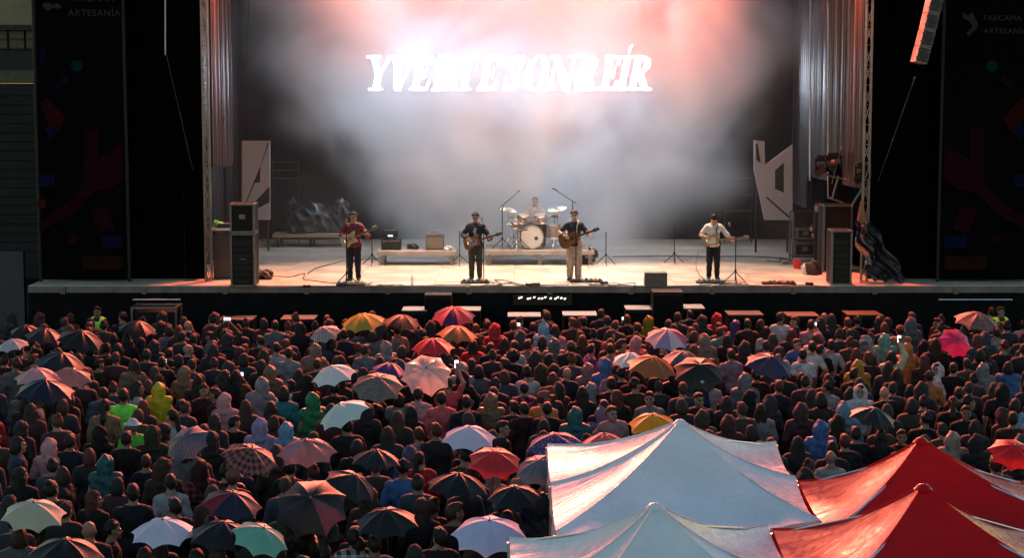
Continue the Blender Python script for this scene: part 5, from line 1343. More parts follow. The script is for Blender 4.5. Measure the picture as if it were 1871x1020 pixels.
U = '''47 602 48|black|0 0||black umbrella with reddish edge before the stage end
83 610 70|charcoal|4 6||charcoal umbrella beside the black one near the guard
148 616 82|black|6 10||black umbrella with one brightly lit panel near the guard
252 596 74|black|2 8||dark umbrella before the metal frame trolley
22 628 50|pale grey|4 -4|pale striped-edge umbrella|pale grey umbrella beside two dark umbrellas near the stage end
112 657 90|charcoal|0 8||charcoal umbrella behind the pale domed see-through umbrella
132 684 74|pink:clear|10 6|domed see-through umbrella|pale pink see-through domed umbrella among dark umbrellas
68 684 76|pink|4 6|dusty pink umbrella|dusty pink umbrella half covered by a navy umbrella
83 708 100|navy|8 0|navy umbrella|dark navy umbrella in front of the dusty pink one
663 584 82|olivey|5 -4|olive yellow umbrella|olive yellow umbrella close to the stage
735 585 74|brownish|2 8|orange brown umbrella|orange brown umbrella beside the olive yellow one
829 572 76|redpurple|10 0|red and purple umbrella|red and purple umbrella closest to the stage
836 606 74|rust|3 4|rust umbrella|rust coloured umbrella under the red and purple one
791 629 80|red|8 -3|vivid red umbrella|vivid red umbrella below the rust one
608 680 76|white|12 -14|tilted white umbrella|tilted white lilac umbrella with a hanging white flap
690 700 92|grey:fleck|14 8|flecked grey umbrella|grey flecked umbrella beside the tilted white one
712 672 62|purple|0 10||purple brown umbrella behind the flecked grey umbrella
779 680 84|white:clear|38 0|milky see-through umbrella|milky see-through umbrella tipped toward the rear
625 750 92|mintwhite|10 -24|tilted mint umbrella|pale mint umbrella steeply tilted over the crowd
593 606 50|black:check|14 -18|chequered umbrella|black and white chequered umbrella near the stage
1219 613 84|multi|10 0|pink and violet umbrella|pink, white and violet panelled umbrella near the stage
1250 652 78|grey|2 4|grey domed umbrella|grey domed umbrella behind the black one with diamond emblem
1278 676 92|black|22 8|diamond emblem umbrella|black umbrella with white diamond emblem
1151 654 58|white|4 -6|small white umbrella|small white umbrella beside the orange one
1192 664 86|rust|6 6|burnt orange umbrella|burnt orange umbrella beside the small white one
1407 662 86|navypurple|16 4|navy violet umbrella|navy violet umbrella before the white t-shirts
1192 769 90|amber|6 2|golden umbrella|golden yellow umbrella behind the white gazebo peak
1786 582 76|grey:plaid|6 6|plaid grey umbrella|plaid grey umbrella near the far guard
1747 624 58|hotpink|50 22|hot pink umbrella|hot pink umbrella tipped on its side
1596 757 86|charcoal|4 12|dark orange-edged umbrella|charcoal umbrella with orange lit edge near the light blue hoods
62 932 120|cream2|8 8|cream umbrella|cream umbrella in the rear of the crowd
298 964 112|lilacwhite|8 6|pale lilac umbrella|pale lilac umbrella beside the white sweater
408 970 122|black|8 10||large black umbrella beside the pale lilac umbrella
120 1004 145|black|2 4||broad black umbrella at the rear edge below the cream one
339 806 78|navy:stripe|30 -24|striped navy umbrella|navy striped umbrella tipped on its side
458 832 102|navy:plaid|14 14|plaid umbrella|navy and red plaid umbrella
425 914 112|navyred|10 6|navy and red umbrella|navy umbrella with a red panel
478 977 60|mint|8 26|mint umbrella|pale mint umbrella behind the large black one
560 818 104|pink:clear|6 0|clear dome umbrella|clear dome umbrella with wet shiny top
687 834 92|charcoal|2 6|small charcoal umbrella|charcoal umbrella beside the clear dome umbrella
645 880 106|charcoal|8 20||dark slate umbrella tilted beside the mauve-panelled one
568 920 126|blackmauve|34 6|mauve-panelled umbrella|large black umbrella tipped back with one mauve panel
706 946 114|black|6 4||black umbrella above the black and white plaid shirt
837 880 118|black|4 4||black umbrella before the red umbrella near the gazebo
857 793 92|lilacwhite|8 0|lilac white umbrella|lilac white dotted umbrella beside the red one
905 838 96|red|20 6|big red umbrella|big red umbrella beside the lilac white one
940 902 100|black|4 0||black umbrella close to the white gazebo corner
894 967 126|lavender|12 2|lavender umbrella|lavender white umbrella at the gazebo corner
1014 807 102|violet:dots|8 0|dotted violet umbrella|violet dotted umbrella behind the white gazebo
1104 803 64|coral|4 0|coral umbrella|coral pink umbrella beside the dotted violet one
984 852 50|grey:stripe|20 -10|small striped umbrella|small striped umbrella beside the white gazebo
1853 824 84|scarlet|26 4|scarlet umbrella|scarlet umbrella behind the red gazebos'''
UC = {'olivey': [(.34, .24, .03)] * 8, 'brownish': [(.22, .10, .05), (.05, .03, .03)] * 4, 'redpurple': [(.45, .05, .07), (.16, .03, .14)] * 4, 'rust': [(.34, .10, .03)] * 8, 'mintwhite': [(.5, .58, .56)] * 8,
      'multi': [(.58, .42, .45), (.24, .12, .30), (.50, .20, .24), (.30, .26, .46), (.6, .48, .5), (.2, .08, .18), (.5, .3, .35), (.3, .2, .35)], 'navypurple': [(.05, .05, .13), (.09, .06, .13)] * 4, 'hotpink': [(.50, .012, .10)] * 8,
      'cream2': [(.42, .38, .28)] * 8, 'lilacwhite': [(.52, .50, .62)] * 8, 'navyred': [(.03, .03, .07), (.03, .03, .07), (.4, .02, .05), (.03, .03, .07), (.03, .03, .07), (.03, .03, .07), (.3, .02, .04), (.03, .03, .07)],
      'blackmauve': [(.018, .017, .02)] * 1 + [(.22, .09, .12)] + [(.018, .017, .02)] * 6, 'lavender': [(.46, .48, .66)] * 8, 'violet': [(.09, .05, .26)] * 8, 'amber': [(.70, .26, .01)] * 8, 'scarlet': [(.62, .006, .01)] * 8}
def holder_for(hp, rz):           # a person whose raised hand is at hp
    h = Vector(POSES['hold']['wrR']) + Vector((-.005, .035, .06))
    o = Matrix.Rotation(rz, 3, 'Z') @ h
    return Vector((hp.x - o.x, hp.y - o.y, 0)), hp.z - o.z
HOLD = []
for k, ln in enumerate(U.split('\n')):
    pos, colr, tl, short, lab = ln.split('|')
    cx, cy, w = map(float, pos.split()); ta, ts = map(float, tl.split())
    colr, _, pat = colr.partition(':')
    c = at_height(cx, cy, 1.93); rad = w * mpp(c.y) / 2 * 1.08 * (.94 + .14 * ((k * 37) % 10) / 10)
    rad = min(max(rad, .35), .70)
    q = random.Random(k)
    rot = Euler((R(ta + 6 + q.uniform(-4, 7)), R(ts + q.uniform(-6, 6)), 0)).to_matrix()
    apex = c + rot @ Vector((0, 0, .26 * rad))
    e = empty('umbrella', apex, rot.to_euler(), lab, 'umbrella', 'umbrellas raised in the crowd')
    cols = UC.get(colr) or [CC[colr]] * 8
    if cols == [CC.get('black')] * 8: cols = [(.020, .018, .018)] * 8
    spin = q.uniform(0, .7); cols = [tuple(v * (1.2 if max(c_) > .3 else .62) for v in c_) for c_ in cols]
    for g in range(GORES):
        o = child('panel', GORE, e, cols[g], None, (0, 0, spin + g * 2 * HALF), mtl=PAT.get(pat)); o.scale = (rad,) * 3
    link('shaft', SHAFT, e); link('handle', HANDLE, e); link('ferrule', TIP, e)
    if 'emblem' in lab:
        def ring_(s1, s2):
            out = []
            D = [(0, 1), (1.6, 0), (0, -1), (-1.6, 0)]
            for (a, b), (c2, d2) in zip(D, D[1:] + D[:1]): out.append([(a * s1, b * s1), (c2 * s1, d2 * s1), (c2 * s2, d2 * s2), (a * s2, b * s2)])
            return out
        m = MB()
        for poly in ring_(1., .72) + ring_(.5, .2):
            pts = [gore_pt(.70 - y * .07, x * .20) for x, y in poly]; pts = [p * rad + Vector((0, -.012, .012)) for p in pts]
            m.add(pts, [(0, 1, 2, 3)])
        m.obj('emblem', M_WHITE, e, rot=(0, 0, .12))
    if short: LAND.append((c.x, c.y, short))
    hpos = apex + rot @ Vector((0, 0, -.78)); HOLD.append((hpos, k))

# ------------------------------------------------------------------ people seen in the photograph: x y pose top colour hair haircolour [F facing rear | S sideways]
PP = '''344 597 stand jacket charcoal x o
308 605 stand jacket mauve b o
412 613 both jacket brown l d
343 641 stand jacket navy x o
391 635 stand jacket navy s d
309 648 stand jacket black s d
338 683 stand jacket tan h -
296 665 film jacket charcoal s d
362 698 stand jacket charcoal l d
412 690 stand jacket black l k
432 690 film jacket olive l d
412 733 stand sweater pink h -
372 716 stand jacket burgundy c d F
394 723 stand jacket burgundy s d S
290 713 stand poncho yellow h -
226 726 stand jacket neon_green s d
186 721 stand jacket denim s d
192 745 stand jacket tan p d
250 711 stand jacket pale_grey l d S
27 668 stand jacket grey c r
62 660 stand jacket black s r
242 668 stand jacket tan l o
216 640 stand jacket black l d
163 600 stand jacket black s d
475 703 stand raincoat pale_grey h -
503 597 stand jacket grey s d
547 600 stand jacket charcoal l d
681 615 stand jacket grey b o
726 605 cross tee beige s d
705 636 stand poncho pale_grey h -
784 597 stand jacket charcoal h d
905 603 stand jacket red h -
887 592 stand jacket black l d
870 603 stand jacket charcoal s r
865 632 stand jacket red l d
573 640 stand raincoat beige h -
505 638 stand tee white s d
528 648 stand tee pale_grey s d
608 630 stand jacket burgundy b d
628 613 stand jacket navy s d
655 640 stand jacket charcoal c r
668 642 stand jacket grey s o
475 625 stand jacket brown s d
478 650 stand jacket olive h -
493 681 stand raincoat tan h -
580 668 stand jacket brown s o
560 701 stand jacket black h -
571 733 stand poncho green h -
495 748 stand jacket black l d
518 720 stand jacket teal b d
683 723 stand jacket black s k
726 731 stand jacket pale_grey b d
764 723 stand jacket pale_grey s d D
752 695 stand jacket charcoal c d
791 686 stand jacket black c k
819 703 raise tee coral s d
807 731 stand jacket coral s d
842 691 stand jacket navy h -
844 676 stand poncho pale_grey h d
875 680 stand jacket grey b d
852 738 stand jacket navy s d
905 706 stand jacket charcoal c d
897 733 stand poncho tan h -
749 756 stand jacket black l k
897 638 stand jacket navy s d
922 628 stand jacket black l d
862 668 stand jacket charcoal l d
922 668 stand jacket navy s d
994 576 stand jacket charcoal s d
994 602 stand poncho light_blue t -
974 600 stand jacket black s d
1014 604 stand jacket pink l o
938 597 film jacket charcoal s o
1046 592 stand jacket brown s r
1067 590 stand jacket black s k
1098 576 stand jacket charcoal s d
1146 586 film jacket charcoal s r
1185 588 stand raincoat mustard h -
1164 602 stand jacket black s d
1259 576 stand jacket black s k
1310 583 stand jacket red h -
1345 596 stand raincoat purple h -
1366 594 stand jacket brown s o
1391 594 stand jacket charcoal b o
1318 609 stand raincoat mint s r
1269 617 stand tee teal b o
1287 622 stand raincoat beige h -
1330 622 stand jacket charcoal l d
1164 627 stand jacket pink h -
1187 632 stand jacket coral b r
1012 630 stand poncho grey h -
964 632 stand jacket grey s d
939 635 stand tee white s d
1040 635 stand jacket charcoal k o
1061 622 stand jacket olive l r
1079 640 stand jacket purple s d S
1115 640 stand tee mauve s o
1135 632 stand jacket burgundy s o S
1105 670 stand raincoat blue h -
1074 676 stand raincoat pink h -
1005 658 stand jacket denim l k
937 655 stand jacket black a k
1033 684 stand jacket navy x o
1010 694 stand jacket brown b r
988 678 stand jacket olive h -
964 683 stand tee white u d
958 712 stand jacket navy:floral s d
1122 678 stand tee pink p d
1076 712 stand raincoat pale_grey h -
1097 704 stand jacket burgundy s d
1064 720 stand jacket charcoal l d
1161 706 stand jacket brown c d
1296 698 stand tee white s o
1336 650 stand jacket mauve s o
1361 696 stand raincoat pale_grey h -
1187 730 stand jacket grey s d F
1277 732 stand jacket charcoal s d F
1120 755 stand jacket pink s r F
1100 755 stand raincoat lilac h -
1051 760 stand raincoat teal h -
1079 745 stand jacket navy s d
938 747 stand jacket navy s d
958 750 stand jacket burgundy s d
994 730 stand jacket orange k o
1000 750 stand jacket black s k
1372 727 stand jacket black h -
1390 752 stand jacket pale_grey l d
1426 582 stand tee white s d
1438 589 stand jacket brown s r S
1400 607 stand tee white l d
1447 612 stand jacket charcoal l r
1482 596 film jacket pink s o
1506 581 stand jacket burgundy x r
1547 591 stand jacket charcoal s r
1567 589 stand jacket black c d
1606 589 stand jacket charcoal l d
1621 591 stand jacket black b d
1664 591 stand jacket grey h -
1715 591 stand jacket brown s o S
1645 606 stand poncho tan k o
1657 640 stand poncho orange h -
1616 622 stand poncho mint h -
1578 635 stand jacket charcoal k g
1702 632 stand jacket black s k
1752 635 stand jacket black x o
1812 572 stand jacket charcoal s d
1819 609 stand jacket beige s o
1481 635 stand tee white s d
1467 650 stand tee white:print s d
1500 642 stand tee black s d
1516 632 stand tee white s d
1629 653 raise raincoat cream l d
1567 671 stand poncho mustard h -
1562 686 stand jacket charcoal s d
1639 686 stand jacket black l k
1714 676 stand jacket white h d S
1688 661 stand jacket brown l r
1742 676 stand jacket black s d
1791 650 stand jacket charcoal b d
1796 676 stand poncho pale_grey h -
1842 673 stand poncho blue b d
1855 743 stand raincoat light_blue b d
1422 709 stand jacket charcoal s r
1513 696 stand jacket olive l d
1554 722 stand jacket olive h -
1572 717 stand jacket white h d F
1617 720 stand jacket black x o
1698 692 stand jacket orange c d
1752 722 stand jacket black s d
1770 738 stand jacket charcoal c d S
1765 756 stand jacket black s d F
1500 732 stand jacket brown b d
1542 750 stand raincoat light_blue h -
1531 773 stand jacket brown h -
1499 785 stand poncho blue h -
90 817 stand sweater pink h -
128 810 stand jacket navy s d
180 795 stand jacket black h -
243 781 stand jacket neon_green w g
193 849 stand poncho teal h -
299 857 stand jacket brown h -
312 885 stand sweater white s d
367 860 stand jacket burgundy:plaid h d
425 877 stand jacket olive k r
231 805 stand jacket black s k
279 795 stand jacket olive h -
32 815 stand jacket denim b d S
38 872 stand jacket black l k
116 870 stand jacket charcoal b o S
95 898 stand jacket brown u d
171 915 stand jacket black l r
243 905 stand jacket navy s k
163 973 stand jacket charcoal x o
475 780 stand jacket lilac h -
523 787 stand raincoat light_blue h -
633 787 stand tee beige c d
653 820 stand jacket black b d
766 797 stand tee mauve s o
797 790 stand jacket charcoal s r
568 865 stand jacket black u r
648 985 stand jacket white:gingham s d
917 785 stand jacket charcoal s d S
857 822 stand jacket black a k
749 832 stand jacket denim h -
1521 823 stand jacket charcoal s k
1544 810 stand jacket charcoal s r
1518 839 stand tee pale_grey x o
1647 800 stand jacket black s o F
1740 805 stand poncho beige h -
1786 810 stand jacket charcoal h -
1610 800 stand jacket black l d
1690 770 stand jacket black c d
320 930 stand jacket black s d
540 960 stand jacket navy l d
620 1000 stand jacket charcoal s d
770 930 stand jacket black l o
800 985 stand jacket charcoal s d'''
CLOTHPAT = {'floral': tint_mat('cloth_floral', .75, 'cloth', 'floral', (.4, .06, .10), scale=16.), 'plaid': tint_mat('cloth_plaid', .8, 'cloth', 'plaid', (.2, .05, .05), scale=11.),
            'gingham': tint_mat('cloth_gingham', .8, 'cloth', 'plaid', (.01, .01, .012), scale=9.), 'print': tint_mat('cloth_print', .8, 'cloth', 'dots', (.25, .25, .27), scale=9.)}
GARN = {'jacket': 'jacket', 'tee': 't-shirt', 'sweater': 'sweater', 'raincoat': 'raincoat', 'poncho': 'poncho'}
LEGC = [(.006, .006, .008), (.012, .016, .03), (.008, .008, .009), (.025, .02, .016), (.005, .005, .005)]
def free(x, y, dmin):
    return all((x - a) ** 2 + (y - b) ** 2 > dmin * dmin for a, b in PEOPLE)
def put(x, y, pz, top, colr, hair, hc, face='', scale=None, q=None, distinct=None, rz=None, pattern=None):
    q = q or rnd
    sc = scale or q.uniform(.89, 1.08)
    if rz is None: rz = {'F': math.pi + q.uniform(-.5, .5), 'S': q.choice((-1, 1)) * q.uniform(1.1, 1.7)}.get(face, q.gauss(0, .22) - x / 60)
    base = CC[colr]; lum = max(base); kk = (.32 if lum < .1 else (.6 if max(base) - min(base) < .12 else .75)) * q.uniform(.7, 1.3); j = [max(.002, c * kk) for c in base]
    hn, hphr = HN[hair]
    if hair in 'ht' and hc == '-': hcol = None; word = hphr
    elif hair in 'ht': hcol = HC[hc][1]; word = hphr
    elif hair == 'x': hcol = None; word = hphr
    else: hcol = HC[hc][1]; word = hphr.format(HC[hc][0])
    hoodc = None
    if hair in 'kw': hoodc = q.choice([(.3, .28, .27), (.05, .05, .06), (.15, .05, .04)]) if hair == 'k' else (.45, .45, .48)
    b = person((x, y, 0), rz, sc, pz, top, j, q.choice(LEGC), hn, hcol, q.choice(SKINS), hoodc, CLOTHPAT.get(pattern), 'hooddown' if face == 'D' else None)
    PEOPLE.append((x, y))
    gar = {'floral': 'floral patterned', 'plaid': 'plaid', 'gingham': 'black and white plaid', 'print': 'printed white'}.get(pattern) or colr
    WHO.append((b, word, gar + ' ' + GARN[top], pz, face))
    return b, sc, rz
PH_SCREEN = emit('phone_screen', (.95, .9, 1.), 1.1)
m = MB(); m.box((0, 0, 0), (.155, .009, .078), bev=.003); PH_BODY = m.mesh('phone_body', M_RUBBER)
m = MB(); m.box((0, -.0052, 0), (.142, .001, .07)); PH_SCR = m.mesh('phone_screen', PH_SCREEN)
PHPOS = {'film': (0, .36, 1.615), 'raise': (.13, .235, 1.965), 'both': (0, .225, 1.94)}
def phone(x, y, sc, rz, pz, label, tall=False):
    o = Matrix.Rotation(rz, 3, 'Z') @ Vector(PHPOS[pz]) * sc
    ob = link('phone', PH_BODY, None, (x + o.x, y + o.y, o.z), (R(-12), R(90) if tall else 0, rz)); tag(ob, label, 'phone', 'lit phones held up')
    link('screen', PH_SCR, ob); return ob
PHL = []
for ln in PP.split('\n'):
    f = ln.split(); px, py = float(f[0]), float(f[1]); q = random.Random(int(px * 7 + py))
    sc = q.uniform(.96, 1.05)
    p = at_height(px, py, 1.615 * sc)
    colr, _, pat = f[4].partition(':'); colr = colr.replace('_', ' ')
    if not free(p.x, p.y, .22): p.x += .2
    b, sc, rz = put(p.x, p.y, f[2] if f[2] != 'stand' or f[3] == 'poncho' or q.random() < .4 else q.choice(('cross', 'turnA', 'turnB', 'lean', 'talk')), f[3], colr, f[5], f[6], f[7] if len(f) > 7 else '', sc, q, pattern=pat or None)
    if f[2] in PHPOS: PHL.append((p.x, p.y, sc, rz, f[2], WHO[-1]))
    if colr in ('neon green', 'yellow', 'coral', 'orange', 'light blue', 'mint', 'purple', 'red', 'mustard', 'green', 'cream', 'blue', 'lilac') and f[3] in ('poncho', 'raincoat'):
        LAND.append((p.x, p.y, colr + (' hooded ' if f[5] in 'ht' else ' ') + f[3]))
# guards in bright vests
M_VEST = mat('hi_vis', (.35, .85, .06), .5, noise=.15)
for px, py, rz, lb in ((179, 581, math.pi - .3, 'guard in yellow green safety vest beside the metal frame trolley'), (1828, 556, math.pi + .4, 'guard in yellow green safety vest behind the plaid grey umbrella')):
    p = at_height(px, py, 1.62); p.y = 43.0; p.x = at_depth(px, py, 43.0).x
    b = person((p.x, p.y, 0), rz, 1.03, 'cross', 'jacket', (.02, .02, .025), LEGC[0], 'short', HC['k'][1], SKINS[1])
    S = SDF((-.3, -.25, .8), (.3, .25, 1.55), .016); J_ = joints(POSES['stand']); torso(S, J_, .045)
    S.cut(lambda x, y, z: np.maximum(np.maximum(.88 - z, np.abs(x) - .19), np.minimum(z - 1.40 + .0 * y, .085 - np.abs(x) + 0 * y)) )
    child('safety_vest', S.mesh('vest', M_VEST), b, None); tag(b, lb, 'person', 'guards in the pit')
    PEOPLE.append((p.x, p.y))
    if px > 1000: b.location.z = .0
# the people under the umbrellas
for hpos, k in HOLD:
    q = random.Random(900 + k); rz = q.gauss(0, .2)
    o, dz = holder_for(hpos, rz); sc = min(1.12, max(.86, hpos.z / (hpos.z - dz)))
    h = Matrix.Rotation(rz, 3, 'Z') @ (Vector(POSES['hold']['wrR']) + Vector((-.005, .035, .06))) * sc
    x, y = hpos.x - h.x, hpos.y - h.y
    put(x, y, 'hold', q.choice(('jacket', 'jacket', 'jacket', 'raincoat', 'tee')), q.choice(('black', 'navy', 'charcoal', 'denim', 'grey', 'olive', 'burgundy', 'black')), q.choice('ssllbucsh'), q.choice('dkdo'), '', sc, q, rz=rz)

# ------------------------------------------------------------------ pop-up gazebos
def pvc(name, col, trans, rough):
    m, nt, b = new_mat(name); L = nt.links.new; b.inputs['Specular IOR Level'].default_value = .36
    tc = N(nt, 'ShaderNodeTexCoord'); n1 = N(nt, 'ShaderNodeTexNoise'); n1.inputs['Scale'].default_value = .9; n1.inputs['Detail'].default_value = 5; L(tc.outputs['Object'], n1.inputs[0])
    mr = N(nt, 'ShaderNodeMapRange'); mr.inputs[1].default_value = .3; mr.inputs[2].default_value = .7; mr.inputs[3].default_value = .86; mr.inputs[4].default_value = 1.08; L(n1.outputs[0], mr.inputs[0])
    sc = N(nt, 'ShaderNodeVectorMath', operation='SCALE'); sc.inputs[0].default_value = col; L(mr.outputs[0], sc.inputs['Scale']); L(sc.outputs[0], b.inputs['Base Color'])
    n3 = N(nt, 'ShaderNodeTexNoise'); n3.inputs['Scale'].default_value = 9; n3.inputs['Detail'].default_value = 3; L(tc.outputs['Object'], n3.inputs[0])
    m3 = N(nt, 'ShaderNodeMapRange'); m3.inputs[1].default_value = .35; m3.inputs[2].default_value = .65; m3.inputs[3].default_value = rough * .7; m3.inputs[4].default_value = rough * 1.25; L(n3.outputs[0], m3.inputs[0]); L(m3.outputs[0], b.inputs['Roughness'])
    uv = N(nt, 'ShaderNodeAttribute', attribute_name='crease'); sx = N(nt, 'ShaderNodeMapping'); sx.inputs['Scale'].default_value = (26, 1.5, 1); L(uv.outputs['Vector'], sx.inputs[0])
    n2 = N(nt, 'ShaderNodeTexNoise'); n2.inputs['Scale'].default_value = 1.; n2.inputs['Detail'].default_value = 3; L(sx.outputs[0], n2.inputs[0])
    bp = N(nt, 'ShaderNodeBump'); bp.inputs['Strength'].default_value = .17; bp.inputs['Distance'].default_value = .03; L(n2.outputs[0], bp.inputs['Height'])
    n4 = N(nt, 'ShaderNodeTexNoise'); n4.inputs['Scale'].default_value = 60; L(tc.outputs['Object'], n4.inputs[0])
    b2 = N(nt, 'ShaderNodeBump'); b2.inputs['Strength'].default_value = .12; b2.inputs['Distance'].default_value = .01; L(n4.outputs[0], b2.inputs['Height']); L(bp.outputs[0], b2.inputs['Normal'])
    L(b2.outputs[0], b.inputs['Normal'])
    tr = N(nt, 'ShaderNodeBsdfTranslucent'); L(sc.outputs[0], tr.inputs[0]); L(b2.outputs[0], tr.inputs['Normal'])
    ms = N(nt, 'ShaderNodeMixShader'); ms.inputs[0].default_value = trans; L(b.outputs[0], ms.inputs[1]); L(tr.outputs[0], ms.inputs[2]); L(ms.outputs[0], nt.nodes['Material Output'].inputs['Surface'])
    return m
M_TW = pvc('white_wet_canopy', (.80, .82, .84), .12, .29); M_TR = pvc('red_wet_canopy', (.66, .012, .016), .36, .32)
M_TR.node_tree.nodes['Principled BSDF'].inputs['Specular IOR Level'].default_value = .2
TENTS = []
def gazebo(bl, br, fl, fr, zp, mtl, label, mids=False, peak=None, sag=.13):
    ze = bl.z; cen = (bl + br + fl + fr) / 4; pk = Vector((cen.x, cen.y, zp)) if peak is None else peak
    e = empty('gazebo', (cen.x, cen.y, 0), label=label, cat='gazebo', group='pop-up gazebos behind the crowd'); o = e.location
    ring = [bl, br]
    if mids: ring += [(br + fr) / 2, fr, fl, (fl + bl) / 2]
    else: ring += [fr, fl]
    n = len(ring); rise = zp - ze
    for i in range(n):
        a, b = ring[i], ring[(i + 1) % n]
        r_ = random.Random(i + int(zp * 100)); ph = r_.uniform(0, 6)
        def fn(s, t):
            p = a.lerp(b, s).lerp(pk, t)
            z = ze + rise * (.42 * t + .58 * t ** 2.1) - sag * 4 * s * (1 - s) * (1 - t) ** 1.1 * (1 - .0 * t) - .05 * math.sin(math.pi * s) * math.sin(math.pi * t)
            edge = min(s, 1 - s); z += .012 * math.sin(edge * 60 + ph) * math.exp(-edge * 8) * (1 - t) ** 2 * (1 if edge > .001 else 0)
            return Vector((p.x, p.y, z)) - o
        m = MB(); m.grid(fn, 28, 20)
        me = m.mesh('roof_panel', mtl, smooth='all')
        at = me.attributes.new('crease', 'FLOAT_VECTOR', 'POINT'); arr = []
        for ii in range(29):
            for jj in range(21):
                s, t = ii / 28, jj / 20; arr += [math.atan2(1 - t, s + .02) if s < .5 else 3 + math.atan2(1 - t, 1 - s + .02), math.hypot(min(s, 1 - s), 1 - t), i]
        at.data.foreach_set('vector', arr)
        link('roof_panel', me, e)
        def vl(s, t):
            p = a.lerp(b, s); d = (b - a).normalized(); nrm = Vector((d.y, -d.x, 0)) * -1
            z = ze - sag * 4 * s * (1 - s) - .24 * t - .002
            return Vector((p.x, p.y, z)) + nrm * (.02 * math.sin(s * 19 + ph) * t + .004) - o
        m = MB(); m.grid(vl, 24, 3); me = m.mesh('valance', mtl, smooth='all'); link('valance', me, e)
        m = MB(); m.box(((a.x) - o.x, a.y - o.y, ze / 2 - .02), (.05, .05, ze - .06)); m.obj('post', M_ALU, e)
        m = MB(); q0 = Vector((a.x, a.y, ze - .06)) - o; m.cyl(q0, Vector((pk.x, pk.y, zp - .2)) - o, .016, n=6); m.obj('rafter', M_ALU, e)
        # seam along the hip
        m = MB(); m.tube([(lambda v: v + Vector((0, 0, .006)))(fn(0, t / 16)) for t in range(17)], .007, 5); link('seam', m.mesh('seam', mtl), e)
    m = MB(); m.lathe([(0, .012), (.05, .0), (.10, -.05)], pk - o + Vector((0, 0, 0)), n=14); m.obj('peak_cap', mtl, e, smooth=True)
    xs = [p.x for p in ring]; ys = [p.y for p in ring]; TENTS.append((min(xs), max(xs), min(ys), max(ys)))
    return e
H = lambda x, y, z=2.2: at_height(x, y, z)
b1, b2, f1, f2 = H(1000, 812), H(1418, 808), H(1016, 972), H(1497, 950)
cy1 = (b1.y + f1.y) / 2
gazebo(b1, b2, f1, f2, 0, M_TW, 'white gazebo with higher peak, nearer the crowd', True, at_depth(1243, 768, cy1)) if False else None
def gz(bl, br, fl, fr, pkpx, mtl, label, mids=False):
    cyy = (bl.y + br.y + fl.y + fr.y) / 4; pk = at_depth(*pkpx, cyy); return gazebo(bl, br, fl, fr, pk.z, mtl, label, mids, pk)
gz(b1, b2, f2 if False else f1, f2, (1243, 768), M_TW, 'white wet gazebo standing beside the crowd, stage side of its twin', True)
b1, b2 = H(931, 984), H(1402, 960)
gz(b1, b2, b1 + V(.1, -4.4, 0), b2 + V(.1, -4.4, 0), (1197, 921), M_TW, 'white wet gazebo behind its twin, away from the stage', True)
r1b, r2b = H(1412, 968), H(1904, 972)
a1, a2 = H(1460, 880), H(1900, 886)
fy = max(r1b.y, r2b.y) + .06
gz(a1, a2, V(a1.x, fy, 2.2), V(a2.x, fy, 2.2), (1683, 801), M_TR, 'red wet gazebo with shining lit side, nearest the crowd')
gz(r1b, r2b, r1b + V(0, -3, 0), r2b + V(0, -3, 0), (1687, 886), M_TR, 'red wet gazebo behind the shining one, away from the stage')
c1_ = H(1925, 900)
# ------------------------------------------------------------------ fill the crowd between the people picked out above
KEEP = [(w_[0].location.x, w_[0].location.y) for w_ in WHO if w_[2].split()[0] not in ('black', 'navy', 'charcoal', 'brown', 'olive', 'denim', 'burgundy')]
q = random.Random(5); NP = 318; tries = 0; EXTRA = []
while tries < 9000:
    tries += 1
    y = 19.4 + (42.1 - 19.4) * q.random() ** .9; x = q.uniform(-1, 1) * (y * .2887 + .4)
    if any(a - .35 < x < b + .35 and c - .35 < y < d + .35 for a, b, c, d in TENTS): continue
    if not free(x, y, .60 if y > 30 else .68): continue
    if any(abs(x - a) < .38 and 0 < b - y < 1.9 for a, b in KEEP): continue
    PEOPLE.append((x, y)); EXTRA.append((x, y))
EXTRA.sort(key=lambda p: p[1])
have = len(WHO)
